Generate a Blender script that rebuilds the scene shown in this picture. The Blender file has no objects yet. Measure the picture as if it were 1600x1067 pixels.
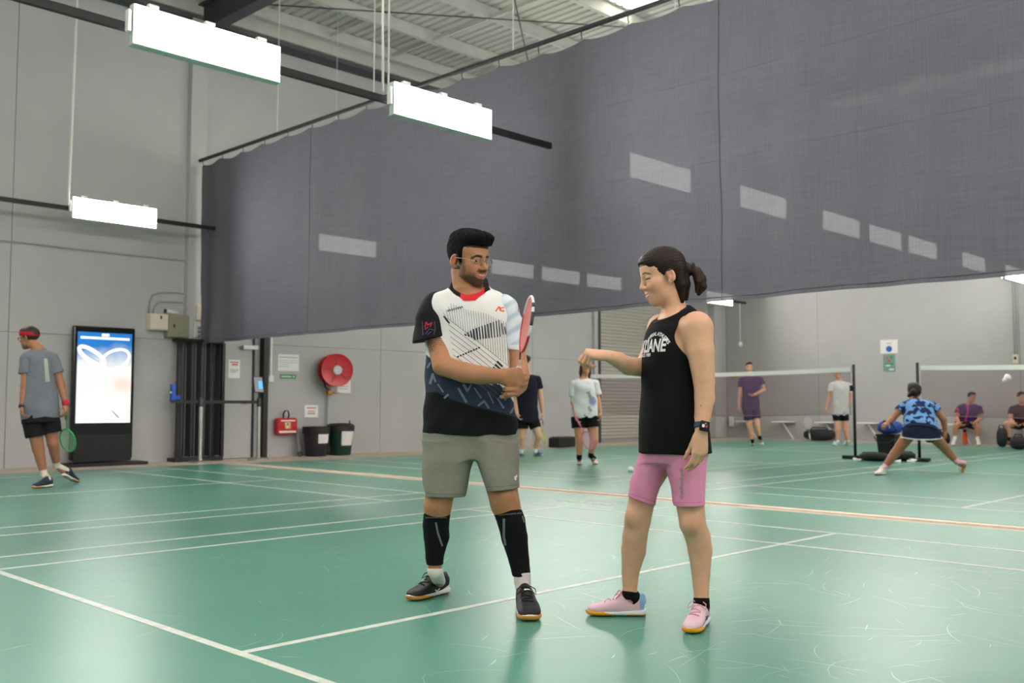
import bpy, bmesh, math, random
import numpy as np
from mathutils import Vector, Matrix
from mathutils.bvhtree import BVHTree

random.seed(7)
C = bpy.context.scene.collection
SC = bpy.context.scene
PI = math.pi

# ------------------------------------------------------------------ camera
IW, IH = 1600.0, 1067.0
CAM = np.array([-1.93463, -3.27556, 0.91207])
YAW, PITCH, ROLL, FPX = math.radians(44.23435), math.radians(3.61670), math.radians(0.07), 1539.85
_f = np.array([math.cos(YAW)*math.cos(PITCH), math.sin(YAW)*math.cos(PITCH), math.sin(PITCH)])
_r = np.cross(_f, [0, 0, 1.0]); _r /= np.linalg.norm(_r)
_u = np.cross(_r, _f)
_r, _u = math.cos(ROLL)*_r + math.sin(ROLL)*_u, -math.sin(ROLL)*_r + math.cos(ROLL)*_u
cd = bpy.data.cameras.new('camera')
cam = bpy.data.objects.new('camera', cd); C.objects.link(cam)
cam.matrix_world = Matrix(((_r[0], _u[0], -_f[0], CAM[0]), (_r[1], _u[1], -_f[1], CAM[1]),
                           (_r[2], _u[2], -_f[2], CAM[2]), (0, 0, 0, 1)))
cd.sensor_width = 36.0
cd.lens = 36.0*FPX/IW
cd.clip_start, cd.clip_end = 0.05, 200
cd.dof.use_dof = True
cd.dof.focus_distance = 4.35
cd.dof.aperture_fstop = 3.6
SC.camera = cam

# ------------------------------------------------------------------ world, exposure
w = bpy.data.worlds.new('world'); SC.world = w; w.use_nodes = True
w.node_tree.nodes['Background'].inputs[0].default_value = (0.8, 0.9, 1.0, 1)
w.node_tree.nodes['Background'].inputs[1].default_value = 1.0
SC.view_settings.view_transform = 'Standard'
SC.view_settings.look = 'None'
SC.view_settings.gamma = 1.0
SC.view_settings.exposure = 0.98
SC.view_settings.use_curve_mapping = False
PANEL_POWER = 25.0
SKYLIGHT = 4.5


def ray(px, py):
    return _f*FPX + _r*(px - IW/2) - _u*(py - IH/2)


def on_plane(px, py, ax, v):
    d = ray(px, py)
    return CAM + d*((v - CAM[ax])/d[ax])


# ------------------------------------------------------------------ materials
def lin(c):
    return tuple(((x/255.0)/12.92 if x/255.0 <= 0.04045 else ((x/255.0 + 0.055)/1.055)**2.4) for x in c)


MATS = {}


def mat(name, rgb=None, rough=0.6, metal=0.0, spec=0.5, var=0.0, scale=8.0, bump=0.0, bscale=60.0, lrgb=None,
        emit=None, estr=0.0, attr=False, alpha=1.0, coat=0.0):
    if name in MATS:
        return MATS[name]
    m = bpy.data.materials.new(name); m.use_nodes = True
    nt = m.node_tree; b = nt.nodes['Principled BSDF']
    col = lrgb if lrgb is not None else lin(rgb or (200, 200, 200))
    b.inputs['Base Color'].default_value = (*col, 1)
    b.inputs['Roughness'].default_value = rough
    b.inputs['Metallic'].default_value = metal
    b.inputs['Specular IOR Level'].default_value = spec
    b.inputs['Alpha'].default_value = alpha
    if coat:
        b.inputs['Coat Weight'].default_value = coat
        b.inputs['Coat Roughness'].default_value = 0.15
    src = None
    if attr:
        a = nt.nodes.new('ShaderNodeAttribute'); a.attribute_name = 'Col'
        src = a.outputs['Color']
    if var > 0:
        tc = nt.nodes.new('ShaderNodeTexCoord')
        nz = nt.nodes.new('ShaderNodeTexNoise'); nz.inputs['Scale'].default_value = scale
        nz.inputs['Detail'].default_value = 5
        nt.links.new(tc.outputs['Object'], nz.inputs['Vector'])
        mp = nt.nodes.new('ShaderNodeMapRange')
        mp.inputs['From Min'].default_value = 0.3; mp.inputs['From Max'].default_value = 0.7
        mp.inputs['To Min'].default_value = 1 - var; mp.inputs['To Max'].default_value = 1 + var
        nt.links.new(nz.outputs['Fac'], mp.inputs['Value'])
        mx = nt.nodes.new('ShaderNodeMix'); mx.data_type = 'RGBA'; mx.blend_type = 'MULTIPLY'
        mx.inputs['Factor'].default_value = 1
        if src is not None:
            nt.links.new(src, mx.inputs['A'])
        else:
            mx.inputs['A'].default_value = (*col, 1)
        cb = nt.nodes.new('ShaderNodeCombineColor')
        for i in range(3):
            nt.links.new(mp.outputs['Result'], cb.inputs[i])
        nt.links.new(cb.outputs['Color'], mx.inputs['B'])
        src = mx.outputs['Result']
    if src is not None:
        nt.links.new(src, b.inputs['Base Color'])
    if bump > 0:
        tc = nt.nodes.new('ShaderNodeTexCoord')
        nz = nt.nodes.new('ShaderNodeTexNoise'); nz.inputs['Scale'].default_value = bscale
        nz.inputs['Detail'].default_value = 4
        nt.links.new(tc.outputs['Object'], nz.inputs['Vector'])
        bp = nt.nodes.new('ShaderNodeBump'); bp.inputs['Strength'].default_value = bump
        bp.inputs['Distance'].default_value = 0.01
        nt.links.new(nz.outputs['Fac'], bp.inputs['Height'])
        nt.links.new(bp.outputs['Normal'], b.inputs['Normal'])
    if emit is not None:
        b.inputs['Emission Color'].default_value = (*lin(emit), 1)
        b.inputs['Emission Strength'].default_value = estr
    MATS[name] = m
    return m


class NT:
    """tiny helper to write node maths"""
    def __init__(s, m):
        s.nt = m.node_tree; s.b = s.nt.nodes['Principled BSDF']

    def n(s, t, **k):
        nd = s.nt.nodes.new(t)
        for a, v in k.items():
            setattr(nd, a, v)
        return nd

    def link(s, a, b):
        s.nt.links.new(a, b)

    def math(s, op, a, b=None, clamp=False):
        nd = s.n('ShaderNodeMath', operation=op); nd.use_clamp = clamp
        for i, v in enumerate((a, b)):
            if v is None:
                continue
            if hasattr(v, 'is_linked'):
                s.link(v, nd.inputs[i])
            else:
                nd.inputs[i].default_value = v
        return nd.outputs[0]

    def mix(s, fac, a, b, blend='MIX'):
        nd = s.n('ShaderNodeMix', data_type='RGBA', blend_type=blend)
        for key, v in (('Factor', fac), ('A', a), ('B', b)):
            if hasattr(v, 'is_linked'):
                s.link(v, nd.inputs[key])
            elif key == 'Factor':
                nd.inputs[key].default_value = v
            else:
                nd.inputs[key].default_value = (*v, 1)
        return nd.outputs['Result']

    def noise(s, scale, detail=3, dist=0.0, vec=None, rough=0.5):
        nd = s.n('ShaderNodeTexNoise')
        nd.inputs['Scale'].default_value = scale; nd.inputs['Detail'].default_value = detail
        nd.inputs['Distortion'].default_value = dist; nd.inputs['Roughness'].default_value = rough
        if vec is not None:
            s.link(vec, nd.inputs['Vector'])
        return nd.outputs['Fac']

    def ramp(s, v, a, b, lo=0.0, hi=1.0):
        nd = s.n('ShaderNodeMapRange')
        nd.inputs['From Min'].default_value = a; nd.inputs['From Max'].default_value = b
        nd.inputs['To Min'].default_value = lo; nd.inputs['To Max'].default_value = hi
        s.link(v, nd.inputs['Value'])
        return nd.outputs['Result']


# ------------------------------------------------------------------ mesh helpers
class MB:
    def __init__(s):
        s.v = []; s.f = []

    def box(s, x0, x1, y0, y1, z0, z1, M=None):
        n = len(s.v)
        p = [(x0, y0, z0), (x1, y0, z0), (x1, y1, z0), (x0, y1, z0), (x0, y0, z1), (x1, y0, z1), (x1, y1, z1), (x0, y1, z1)]
        if M is not None:
            p = [tuple(M @ Vector(q)) for q in p]
        s.v += p
        s.f += [tuple(n + i for i in q) for q in ((0, 3, 2, 1), (4, 5, 6, 7), (0, 1, 5, 4), (1, 2, 6, 5), (2, 3, 7, 6), (3, 0, 4, 7))]
        return s

    def bbox(s, cx, cy, cz, dx, dy, dz, ch=0.01, M=None):
        """box with chamfered edges"""
        bm = bmesh.new(); bmesh.ops.create_cube(bm, size=1)
        for v in bm.verts:
            v.co = Vector((v.co.x*dx, v.co.y*dy, v.co.z*dz))
        bmesh.ops.bevel(bm, geom=list(bm.edges), offset=ch, segments=2, affect='EDGES', profile=0.5)
        T = Matrix.Translation((cx, cy, cz))
        if M is not None:
            T = M @ T
        return s.addbm(bm, T)

    def addbm(s, bm, T=None):
        n = len(s.v)
        bm.verts.index_update()
        for v in bm.verts:
            s.v.append(tuple(T @ v.co) if T is not None else tuple(v.co))
        for f in bm.faces:
            s.f.append(tuple(n + v.index for v in f.verts))
        bm.free()
        return s

    def tube(s, pts, r, seg=8, cap=True, closed=False):
        pts = [np.array(p, float) for p in pts]
        rs = r if isinstance(r, (list, tuple)) else [r]*len(pts)
        n0 = len(s.v); N = len(pts)
        up = None
        for i, p in enumerate(pts):
            if closed:
                t = pts[(i + 1) % N] - pts[i - 1]
            else:
                t = pts[min(i + 1, N - 1)] - pts[max(i - 1, 0)]
            t = t/(np.linalg.norm(t) + 1e-12)
            if up is None:
                a = np.array([0, 0, 1.0]) if abs(t[2]) < 0.9 else np.array([1.0, 0, 0])
                up = a - t*(a @ t)
            else:
                up = up - t*(up @ t)
            up /= np.linalg.norm(up) + 1e-12
            sd = np.cross(t, up)
            for k in range(seg):
                a = 2*PI*k/seg
                s.v.append(tuple(p + rs[i]*(math.cos(a)*up + math.sin(a)*sd)))
        for i in range(N if closed else N - 1):
            j = (i + 1) % N
            for k in range(seg):
                k2 = (k + 1) % seg
                s.f.append((n0 + i*seg + k, n0 + i*seg + k2, n0 + j*seg + k2, n0 + j*seg + k))
        if cap and not closed:
            s.f.append(tuple(n0 + k for k in range(seg))[::-1])
            s.f.append(tuple(n0 + (N - 1)*seg + k for k in range(seg)))
        return s

    def lathe(s, prof, seg=24, M=None, cap=True):
        n0 = len(s.v)
        for (r, z) in prof:
            for k in range(seg):
                a = 2*PI*k/seg
                p = Vector((r*math.cos(a), r*math.sin(a), z))
                s.v.append(tuple(M @ p) if M is not None else tuple(p))
        for i in range(len(prof) - 1):
            for k in range(seg):
                k2 = (k + 1) % seg
                s.f.append((n0 + i*seg + k, n0 + i*seg + k2, n0 + (i + 1)*seg + k2, n0 + (i + 1)*seg + k))
        if cap:
            s.f.append(tuple(n0 + k for k in range(seg))[::-1])
            s.f.append(tuple(n0 + (len(prof) - 1)*seg + k for k in range(seg)))
        return s

    def quad(s, a, b, c, d):
        n = len(s.v); s.v += [tuple(a), tuple(b), tuple(c), tuple(d)]
        s.f.append((n, n + 1, n + 2, n + 3)); return s

    def poly(s, pts):
        n = len(s.v); s.v += [tuple(p) for p in pts]
        s.f.append(tuple(range(n, n + len(pts)))); return s

    def prism(s, pts, off):
        """polygon extruded by vector off"""
        n = len(s.v); k = len(pts); off = np.array(off, float)
        s.v += [tuple(p) for p in pts] + [tuple(np.array(p, float) + off) for p in pts]
        s.f.append(tuple(range(n, n + k))[::-1]); s.f.append(tuple(range(n + k, n + 2*k)))
        for i in range(k):
            j = (i + 1) % k
            s.f.append((n + i, n + j, n + k + j, n + k + i))
        return s

    def mesh(s, name):
        me = bpy.data.meshes.new(name)
        me.from_pydata([tuple(map(float, q)) for q in s.v], [], s.f)
        me.update()
        return me

    def build(s, name, m, parent=None, smooth=False, fix=True):
        me = s.mesh(name)
        if fix:
            bm = bmesh.new(); bm.from_mesh(me)
            bmesh.ops.recalc_face_normals(bm, faces=list(bm.faces)); bm.to_mesh(me); bm.free()
        return link(name, me, m, parent, smooth)


def link(name, me, m, parent=None, smooth=False):
    if m is not None:
        me.materials.clear(); me.materials.append(m)
    if smooth:
        me.polygons.foreach_set('use_smooth', [True]*len(me.polygons))
        if smooth == 'auto':
            try:
                me.set_sharp_from_angle(angle=math.radians(40))
            except Exception:
                pass
    o = bpy.data.objects.new(name, me); C.objects.link(o)
    if parent is not None:
        o.parent = parent
    return o


def inst(o, parent=None, loc=None, rot=None, scale=None):
    c = o.copy(); C.objects.link(c)
    if parent is not None:
        c.parent = parent
    if loc is not None:
        c.location = loc
    if rot is not None:
        c.rotation_euler = rot
    if scale is not None:
        c.scale = scale
    return c


def copy_tree(o, parent=None):
    c = o.copy(); C.objects.link(c); c.parent = parent
    for ch in list(o.children):
        copy_tree(ch, c)
    return c


def tag(o, label=None, cat=None, group=None, kind=None):
    if label:
        o['label'] = label
    if cat:
        o['category'] = cat
    if group:
        o['group'] = group
    if kind:
        o['kind'] = kind
    return o


def thing(name, label, cat, loc=(0, 0, 0), rz=0.0, group=None):
    o = bpy.data.objects.new(name, None); C.objects.link(o)
    o.location = loc; o.rotation_euler = (0, 0, rz); o.empty_display_size = 0.1
    return tag(o, label, cat, group)


def struct(o):
    o['kind'] = 'structure'; return o


def text_mesh(body, size=1.0, font_shear=0.0, bold=0.0, align='CENTER'):
    cu = bpy.data.curves.new('lettering', 'FONT'); cu.body = body; cu.size = size
    cu.align_x = align; cu.align_y = 'CENTER'; cu.shear = font_shear; cu.offset = bold
    cu.resolution_u = 3
    o = bpy.data.objects.new('lettering', cu); C.objects.link(o)
    dg = bpy.context.evaluated_depsgraph_get()
    me = bpy.data.meshes.new_from_object(o.evaluated_get(dg))
    bpy.data.objects.remove(o, do_unlink=True); bpy.data.curves.remove(cu)
    return me
# ------------------------------------------------------------------ the hall
X0, X1 = -9.0, 22.0
Y0, Y1 = -11.0, 11.65
ZR = 7.75          # underside of roof sheet

m_wall = mat('painted_concrete', (178, 177, 178), rough=0.75, var=0.035, scale=1.3, bump=0.05, bscale=40)
m_wall_dark = mat('joint_shadow_gap', (96, 97, 98), rough=0.9)
m_conc = mat('tan_concrete', (202, 184, 168), rough=0.7, var=0.12, scale=2.5)
m_white = mat('white_paint', (225, 225, 222), rough=0.5)
m_black = mat('black_powder_coat', (22, 22, 24), rough=0.5)
m_darkgrey = mat('dark_grey_steel', (58, 60, 66), rough=0.55)
m_galv = mat('galvanised_steel', (196, 195, 188), rough=0.5, metal=0.0, var=0.06, scale=5)
m_steel = mat('brushed_steel', (200, 198, 192), rough=0.28, metal=0.9)
m_paper = mat('white_paper', (232, 231, 228), rough=0.8)

# --- vinyl court mat material
m_mat = mat('green_vinyl', lrgb=(0.07, 0.26, 0.19), rough=0.36, spec=0.5)
n = NT(m_mat)
tc = n.n('ShaderNodeTexCoord'); geo = n.n('ShaderNodeNewGeometry')
pos = geo.outputs['Position']
big = n.noise(0.5, 4, 0.5, pos)
mid = n.noise(2.3, 3, 0.3, pos, 0.5)
c1 = n.mix(n.ramp(big, 0.35, 0.65), (0.068, 0.246, 0.180), (0.086, 0.274, 0.204))
c2 = n.mix(n.ramp(mid, 0.35, 0.8, 0, 0.22), c1, (0.13, 0.36, 0.28))
c3 = c2
n.link(c3, n.b.inputs['Base Color'])
n.b.inputs['Roughness'].default_value = 0.33
bp = n.n('ShaderNodeBump'); bp.inputs['Strength'].default_value = 0.06; bp.inputs['Distance'].default_value = 0.003
n.link(n.noise(14.0, 4, 0.2, pos), bp.inputs['Height'])
n.link(bp.outputs['Normal'], n.b.inputs['Normal'])

m_line = mat('white_line_tape', (196, 202, 192), rough=0.45, var=0.14, scale=14)

MZ = 0.0
floor = struct(MB().box(X0, X1, Y0, Y1, -0.20, -0.012).build('floor', m_conc))


def matpiece(x0, x1, y0, y1):
    o = MB().box(x0, x1, y0, y1, -0.012, MZ).build('court_mat', m_mat, floor)
    return o


mat_near = matpiece(-8.6, 5.77, -10.6, 10.38)
mat_far = matpiece(6.06, 20.95, -10.6, 10.25)
MB().box(5.95, 6.06, -10.6, 10.25, -0.012, 0.002).build('mat_edge_tape', mat('tan_edge_tape', (214, 198, 182), rough=0.55, var=0.1, scale=6), floor)
MB().box(6.058, 6.068, -10.6, 10.25, -0.012, 0.003).build('mat_edge_seam', mat('dark_seam', (92, 72, 60), rough=0.8, var=0.3, scale=8), floor)


def line(x0, x1, y0, y1, parent):
    MB().box(x0, x1, y0, y1, MZ - 0.001, MZ + (0.0012 if x1 - x0 > y1 - y0 else 0.0017)).build('court_line', m_line, parent)


LW = 0.02


def court_half(net, sgn, cy, parent):
    """half a badminton court: net line x, direction away from the net, centre y"""
    def xx(a, b):
        p, q = net + sgn*a, net + sgn*b
        return min(p, q), max(p, q)
    for s in (-1, 1):
        for d in (2.57, 3.03):
            line(*xx(0, 6.70), cy + s*d - LW, cy + s*d + LW, parent)
    line(*xx(1.98 - LW, 1.98 + LW), cy - 3.05, cy + 3.05, parent)
    line(*xx(5.94 - LW, 5.94 + LW), cy - 3.05, cy + 3.05, parent)
    line(*xx(6.70 - LW, 6.70 + LW), cy - 3.05, cy + 3.05, parent)
    line(*xx(1.98, 6.70), cy - LW, cy + LW, parent)


for cy in (0.0, 7.07):
    court_half(-1.98, 1, cy, mat_near)
    court_half(13.82, -1, cy, mat_far)
    court_half(13.82, 1, cy, mat_far)

# worn printed lettering behind the baseline (not readable: broken strokes)
lt = MB()
for (pa, pb) in (((872, 782), (985, 786)), ((1030, 793.5), (1050, 794.5)), ((386, 730.5), (402, 734))):
    g0 = on_plane(*pa, 2, 0.0); g1 = on_plane(*pb, 2, 0.0)
    ya, yb = max(g0[1], g1[1]), min(g0[1], g1[1]); xc = 0.5*(g0[0] + g1[0])
    y = ya
    while y > yb:
        wd = random.uniform(0.05, 0.14)
        k = random.choice('ILTEC')
        h0, h1 = xc - 0.16, xc + 0.12
        lt.box(h0, h1, y - 0.035, y, 0.0, 0.0015)
        if k in 'LEC':
            lt.box(h0, h0 + 0.05, y - wd, y, 0.0, 0.0015)
        if k in 'TEC':
            lt.box(h1 - 0.05, h1, y - wd, y, 0.0, 0.0015)
        y -= wd + random.uniform(0.03, 0.06)
lt.build('floor_lettering', m_line, mat_near)

# scuffs and scratches left by shoes, thickest where the two players stand
m_scuff = mat('pale_scuff', (148, 190, 172), rough=0.3, spec=0.5)
rs = random.Random(11)
sfm = MB()
spots = [(1.9, -.9, .9, 90), (2.6, -2.2, .8, 80), (3.1, .2, 1.2, 60), (1.2, -1.6, .6, 55), (0.9, 1.6, 1.2, 22), (2.6, 2.0, 1.2, 30), (0.2, .6, .8, 10), (3.6, -1.9, .8, 45)]
for (cx_, cy_, sg, nn_) in spots:
    for _ in range(nn_):
        x_, y_ = rs.gauss(cx_, sg), rs.gauss(cy_, sg)
        if x_ > 5.6:
            continue
        a_ = rs.uniform(0, 2*PI); kk = rs.uniform(-5, 5); L_ = rs.choice((.06, .1, .16, .28, .4)); wd_ = rs.uniform(.0012, .0034)
        N_ = 7; pr = None
        for i_ in range(N_ + 1):
            t_ = i_/N_; aa = a_ + kk*L_*t_
            if pr is not None:
                x_ += L_/N_*math.cos(aa); y_ += L_/N_*math.sin(aa)
            ww = wd_*math.sin(PI*min(max(t_, .08), .92))
            cur_ = ((x_ - ww*math.sin(aa), y_ + ww*math.cos(aa), .0008), (x_ + ww*math.sin(aa), y_ - ww*math.cos(aa), .0008))
            if pr is not None:
                sfm.quad(pr[0], pr[1], cur_[1], cur_[0])
            pr = cur_
tag(sfm.build('scuff_marks', m_scuff, mat_near, fix=False), kind='stuff')

# --- walls, made of tilt-up concrete panels with recessed joints
wl = struct(MB().box(X0, X1, Y1 + 0.02, Y1 + 0.25, -0.2, ZR + 0.2).build('wall_left', m_wall_dark))
js = [X0, -4.3, -0.6, 3.1, 6.06, 9.8, 14.05, 16.28, 19.9, X1]
g = 0.007
for a, b in zip(js[:-1], js[1:]):
    for z0, z1 in ((-0.05, 1.93), (1.93, 7.25)):
        if a > 16.2 and b < 20:
            z0 = max(z0, 4.2)
            if z1 < 4.2:
                continue
        MB().bbox((a + b)/2, Y1 + 0.03, (z0 + z1)/2, b - a - g, 0.06, z1 - z0 - g*0.6, 0.004).build('wall_panel', m_wall, wl)
wr = struct(MB().box(X1 + 0.02, X1 + 0.25, Y0, Y1 + 0.25, -0.2, ZR + 0.6).build('wall_right', m_wall_dark))
js = [Y0, -6.4, -2.4, 1.6, 4.02, 8.9, Y1]
for a, b in zip(js[:-1], js[1:]):
    MB().bbox(X1 + 0.03, (a + b)/2, 3.9, 0.06, b - a - g, 8.0, 0.004).build('wall_panel', m_wall, wr)
struct(MB().box(X0 - 0.25, X0, Y0, Y1 + 0.25, -0.2, ZR + 0.6).build('wall_rear', m_wall))
struct(MB().box(X0, X1, Y0 - 0.25, Y0, -0.2, ZR + 0.6).build('wall_front', m_wall))
# pilasters
struct(MB().bbox(5.90, Y1 - 0.06, 3.62, 0.30, 0.14, 7.25, 0.008).build('trim_1', m_wall))
struct(MB().bbox(21.25, Y1 - 0.10, 3.62, 0.34, 0.22, 7.25, 0.008).build('trim_2', m_wall))

# --- roof: corrugated sheet, purlins, rafters, bracing
m_roof = mat('roof_sheet', (192, 190, 182), rough=0.42, metal=0.0, var=0.07, scale=1.2)
n = NT(m_roof)
n.b.inputs['Roughness'].default_value = 0.4
rf = MB()
per = 0.19
k = int((X1 + 0.3 - X0)/per) + 1
prof = []
for i in range(k):
    x = X0 + i*per
    prof += [(x, 0.0), (x + 0.115, 0.0), (x + 0.135, 0.035), (x + 0.17, 0.035)]
rows = [Y1 + 0.25, 7.0, 0.0, Y0 - 0.25]
for y in rows:
    for (x, z) in prof:
        rf.v.append((x, y, ZR + z + 0.012*(Y1 - y)))
P = len(prof)
for j in range(len(rows) - 1):
    for i in range(P - 1):
        rf.f.append((j*P + i, j*P + i + 1, (j + 1)*P + i + 1, (j + 1)*P + i))
ceil = struct(rf.build('ceiling', m_roof))
pur = MB()
for (a, b, c, d) in ((0, 0.006, 0, 0.22), (0, 0.075, 0, 0.006), (0, 0.075, 0.214, 0.22)):
    pur.box(X0, X1, a, b, c, d)
p0 = pur.build('purlin', m_galv, ceil)
p0.location = (0, 11.35, ZR - 0.225)
y = 10.15
while y > Y0:
    inst(p0, ceil, (0, y, ZR - 0.225 + 0.012*(Y1 - y))); y -= 1.53
# eave channel under the sheet and daylight gap
MB().box(X0, X1, Y1 - 0.10, Y1 - 0.04, 7.12, 7.24).build('eave_channel', m_darkgrey, ceil)
MB().box(X0, X1, Y1 - 0.05, Y1 + 0.0, 7.36, 7.62).build('eave_purlin', m_galv, ceil)
for rx in (5.98, -2.0, 14.0, 21.6):
    r = MB()
    r.box(rx - 0.11, rx + 0.11, Y0, Y1 - 0.05, 7.05, 7.075)
    r.box(rx - 0.008, rx + 0.008, Y0, Y1 - 0.05, 7.075, 7.5)
    r.box(rx - 0.11, rx + 0.11, Y0, Y1 - 0.05, 7.5, 7.525)
    r.build('rafter', m_darkgrey, ceil)
br = MB()
for bx, ya, yb in ((9.72, 11.3, 10.2), (9.72, 10.1, 8.7), (9.72, 8.6, 7.15), (8.3, 11.3, 10.2), (9.72, 7.0, 5.6)):
    MB().box(bx, bx + 0.05, yb, ya, 7.55, 7.62).build('purlin_bridging', m_galv, ceil)
MB().tube([(6.1, 10.9, 7.42), (14.0, 5.0, 7.42)], 0.012, 6).build('brace_rod', m_darkgrey, ceil)
MB().tube([(14.0, 11.4, 7.40), (6.1, 5.0, 7.40)], 0.012, 6).build('brace_rod', m_darkgrey, ceil)

# skylight strips of translucent sheet
m_sky = mat('skylight_sheet', (240, 244, 246), rough=0.5, emit=(255, 247, 236), estr=SKYLIGHT)
for sx in (-6.2, -1.9, 2.0, 7.4, 11.0, 15.0, 19.0):
    sl = MB()
    for i in range(4):
        xx_ = sx + i*per
        for (a, b, zz) in ((0.0, 0.115, 0.0), (0.135, 0.17, 0.035)):
            sl.quad((xx_ + a, 7.0, ZR + zz + 0.046), (xx_ + b, 7.0, ZR + zz + 0.046), (xx_ + b, -10.5, ZR + zz + 0.256), (xx_ + a, -10.5, ZR + zz + 0.256))
    sl.build('skylight', m_sky, ceil, fix=False)

# --- row lights on suspended rails
m_panel = mat('lit_diffuser', (255, 255, 255), rough=0.5, emit=(255, 250, 243), estr=PANEL_POWER)
m_lamp_body = mat('lamp_housing', (196, 204, 200), rough=0.45)
m_rail = mat('black_rail', (20, 20, 23), rough=0.5)
lp = thing('panel_light', '', 'lamp')
L2 = 0.61
MB().bbox(0, 0, 0.0, 1.22, 0.070, 0.30, 0.006).build('housing', m_lamp_body, lp)
MB().box(-L2 + 0.008, L2 - 0.008, -0.0385, -0.0352, -0.138, 0.142).build('diffuser', m_panel, lp)
MB().box(-L2 + 0.008, L2 - 0.008, 0.0352, 0.0385, -0.138, 0.142).build('diffuser', m_panel, lp)
MB().box(-L2, L2, -0.042, 0.042, -0.152, -0.144).build('bottom_rim', m_lamp_body, lp)
for s in (-0.45, 0.0, 0.45):
    MB().bbox(s, 0.0, 0.165, 0.08, 0.05, 0.04, 0.006).build('bracket', m_white, lp)
MB().bbox(-0.63, 0.0, 0.02, 0.03, 0.05, 0.16, 0.006).build('end_cap', m_white, lp)
lab = {}


lp1 = copy_tree(lp)                     # wall rows shine only on to the court
bpy.data.objects.remove([c for c in lp1.children if c.name.startswith('diffuser')][1], do_unlink=True)
STORE = {}


def panel(x, y, label):
    src = lp1 if abs(y) > 10 else lp
    o = src if src.name not in STORE else copy_tree(src)
    STORE[src.name] = 1
    o.location = (x + 0.61, y, 3.635)
    tag(o, label, 'lamp', 'panel lights on rails')
    return o


def rail(x0, x1, y, label):
    t = thing('light_rail', label, 'rail', (0, 0, 0), 0, 'lighting rails')
    MB().box(x0, x1, y + 0.0422, y + 0.088, 3.60, 3.66).build('bar', m_rail, t)
    for hx in ((x0 + 1.5,) if x0 < 0 else (x0 + 1.6, x0 + 11.0)):
        MB().tube([(hx, y + 0.058, 3.66), (hx, y + 0.058, 7.8)], 0.006, 5).build('hanger', m_white, t)
    return t


panel(1.12, 3.53, 'nearest and largest white lit panel light at top left')
panel(3.51, 3.53, 'white lit panel light in front of the grey curtain on the upper rail')
panel(3.52, 10.6, 'small white lit panel light on the low rail before the left wall')
for x in (-1.27, -3.66, -6.05):
    panel(x, 3.53, 'lit panel light on the rail beside and behind the camera')
for x in (1.12, -1.27, -3.66, -6.05):
    panel(x, 10.6, 'lit panel light further along the left wall rail')
for x in (3.51, 1.12, -1.27, -3.66, -6.05):
    panel(x, -3.54, 'lit panel light over the right side of the near court')
for x in (3.51, -1.27, -6.05):
    panel(x, -10.2, 'lit panel light along the front wall').rotation_euler = (0, 0, PI)
ORD = ('first', 'second', 'third', 'fourth', 'fifth', 'sixth')
for i, x in enumerate((6.94, 9.30, 11.60, 13.17, 14.70, 17.15)):
    panel(x, 3.53, ORD[i] + ' from the left of the lights glowing through the curtain right of the woman')
panel(19.55, 3.53, 'white panel light peeking under the curtain at the right edge')
for i, x in enumerate((7.6, 11.7, 13.17, 14.64, 17.0)):
    panel(x, 10.6, ORD[i] + ' from the left of the lights glowing through the curtain behind the man')
panel(19.36, 10.6, 'white panel light below the curtain hem beside the ponytail')
for x in (9.3, 13.15, 17.15):
    panel(x, -3.54, 'lit panel light over the far court on the right')
rail(-8.5, 5.70, 3.53, 'black rail carrying the two large panel lights')
rail(-8.5, 5.74, 10.6, 'black rail carrying the small panel light by the left wall')
rail(6.4, 21.4, 10.6, 'black rail of the far hall ending beside the ponytail')
rail(6.4, 21.4, 3.53, 'black rail of the far hall behind the curtain')
rail(-8.5, 5.70, -3.54, 'black rail over the right side of the near court')
rail(6.4, 21.4, -3.54, 'black rail over the far right court')

# hanging cables
m_cable = mat('white_cable', (222, 220, 214), rough=0.6)


def cable(pts, r, label):
    o = MB().tube(pts, r, 6).build('hanging_cable', m_cable, None, True)
    tag(o, label, 'cable', 'white cables hanging from the roof')


a = on_plane(594, 130, 1, 3.53)
cable([(a[0], 3.49, 7.6), (a[0] + 0.004, 3.49, 5.6), (a[0] - 0.01, 3.49, 4.3), (a[0], 3.49, 3.66)], 0.012, 'pair of white cables dropping to the rail between the two large lights')
cable([(a[0] + 0.07, 3.49, 7.6), (a[0] + 0.06, 3.49, 5.0), (a[0] + 0.06, 3.49, 3.67)], 0.009, 'thinner white cable beside the one dropping between the two large lights')
a = on_plane(105, 310, 1, 10.6)
cable([(a[0] + 0.05, 10.56, 7.6), (a[0] + 0.03, 10.56, 5.6), (a[0] + 0.02, 10.56, 4.6), (a[0], 10.56, 3.66)], 0.018, 'knotted white cable hanging down to the low rail at left')
pcd = thing('pull_cord', 'white pull cord with a ball end hanging below the far rail', 'cord', (21.1, 10.658, 3.60))
MB().tube([(0, 0, 0), (0, 0, -1.05)], 0.012, 6).build('cord', m_cable, pcd, True)
MB().lathe([(0.001, -0.07), (0.05, -0.05), (0.065, 0.0), (0.05, 0.05), (0.001, 0.07)], 14, Matrix.Translation((0, 0, -1.10))).build('ball', m_white, pcd, True)

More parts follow.
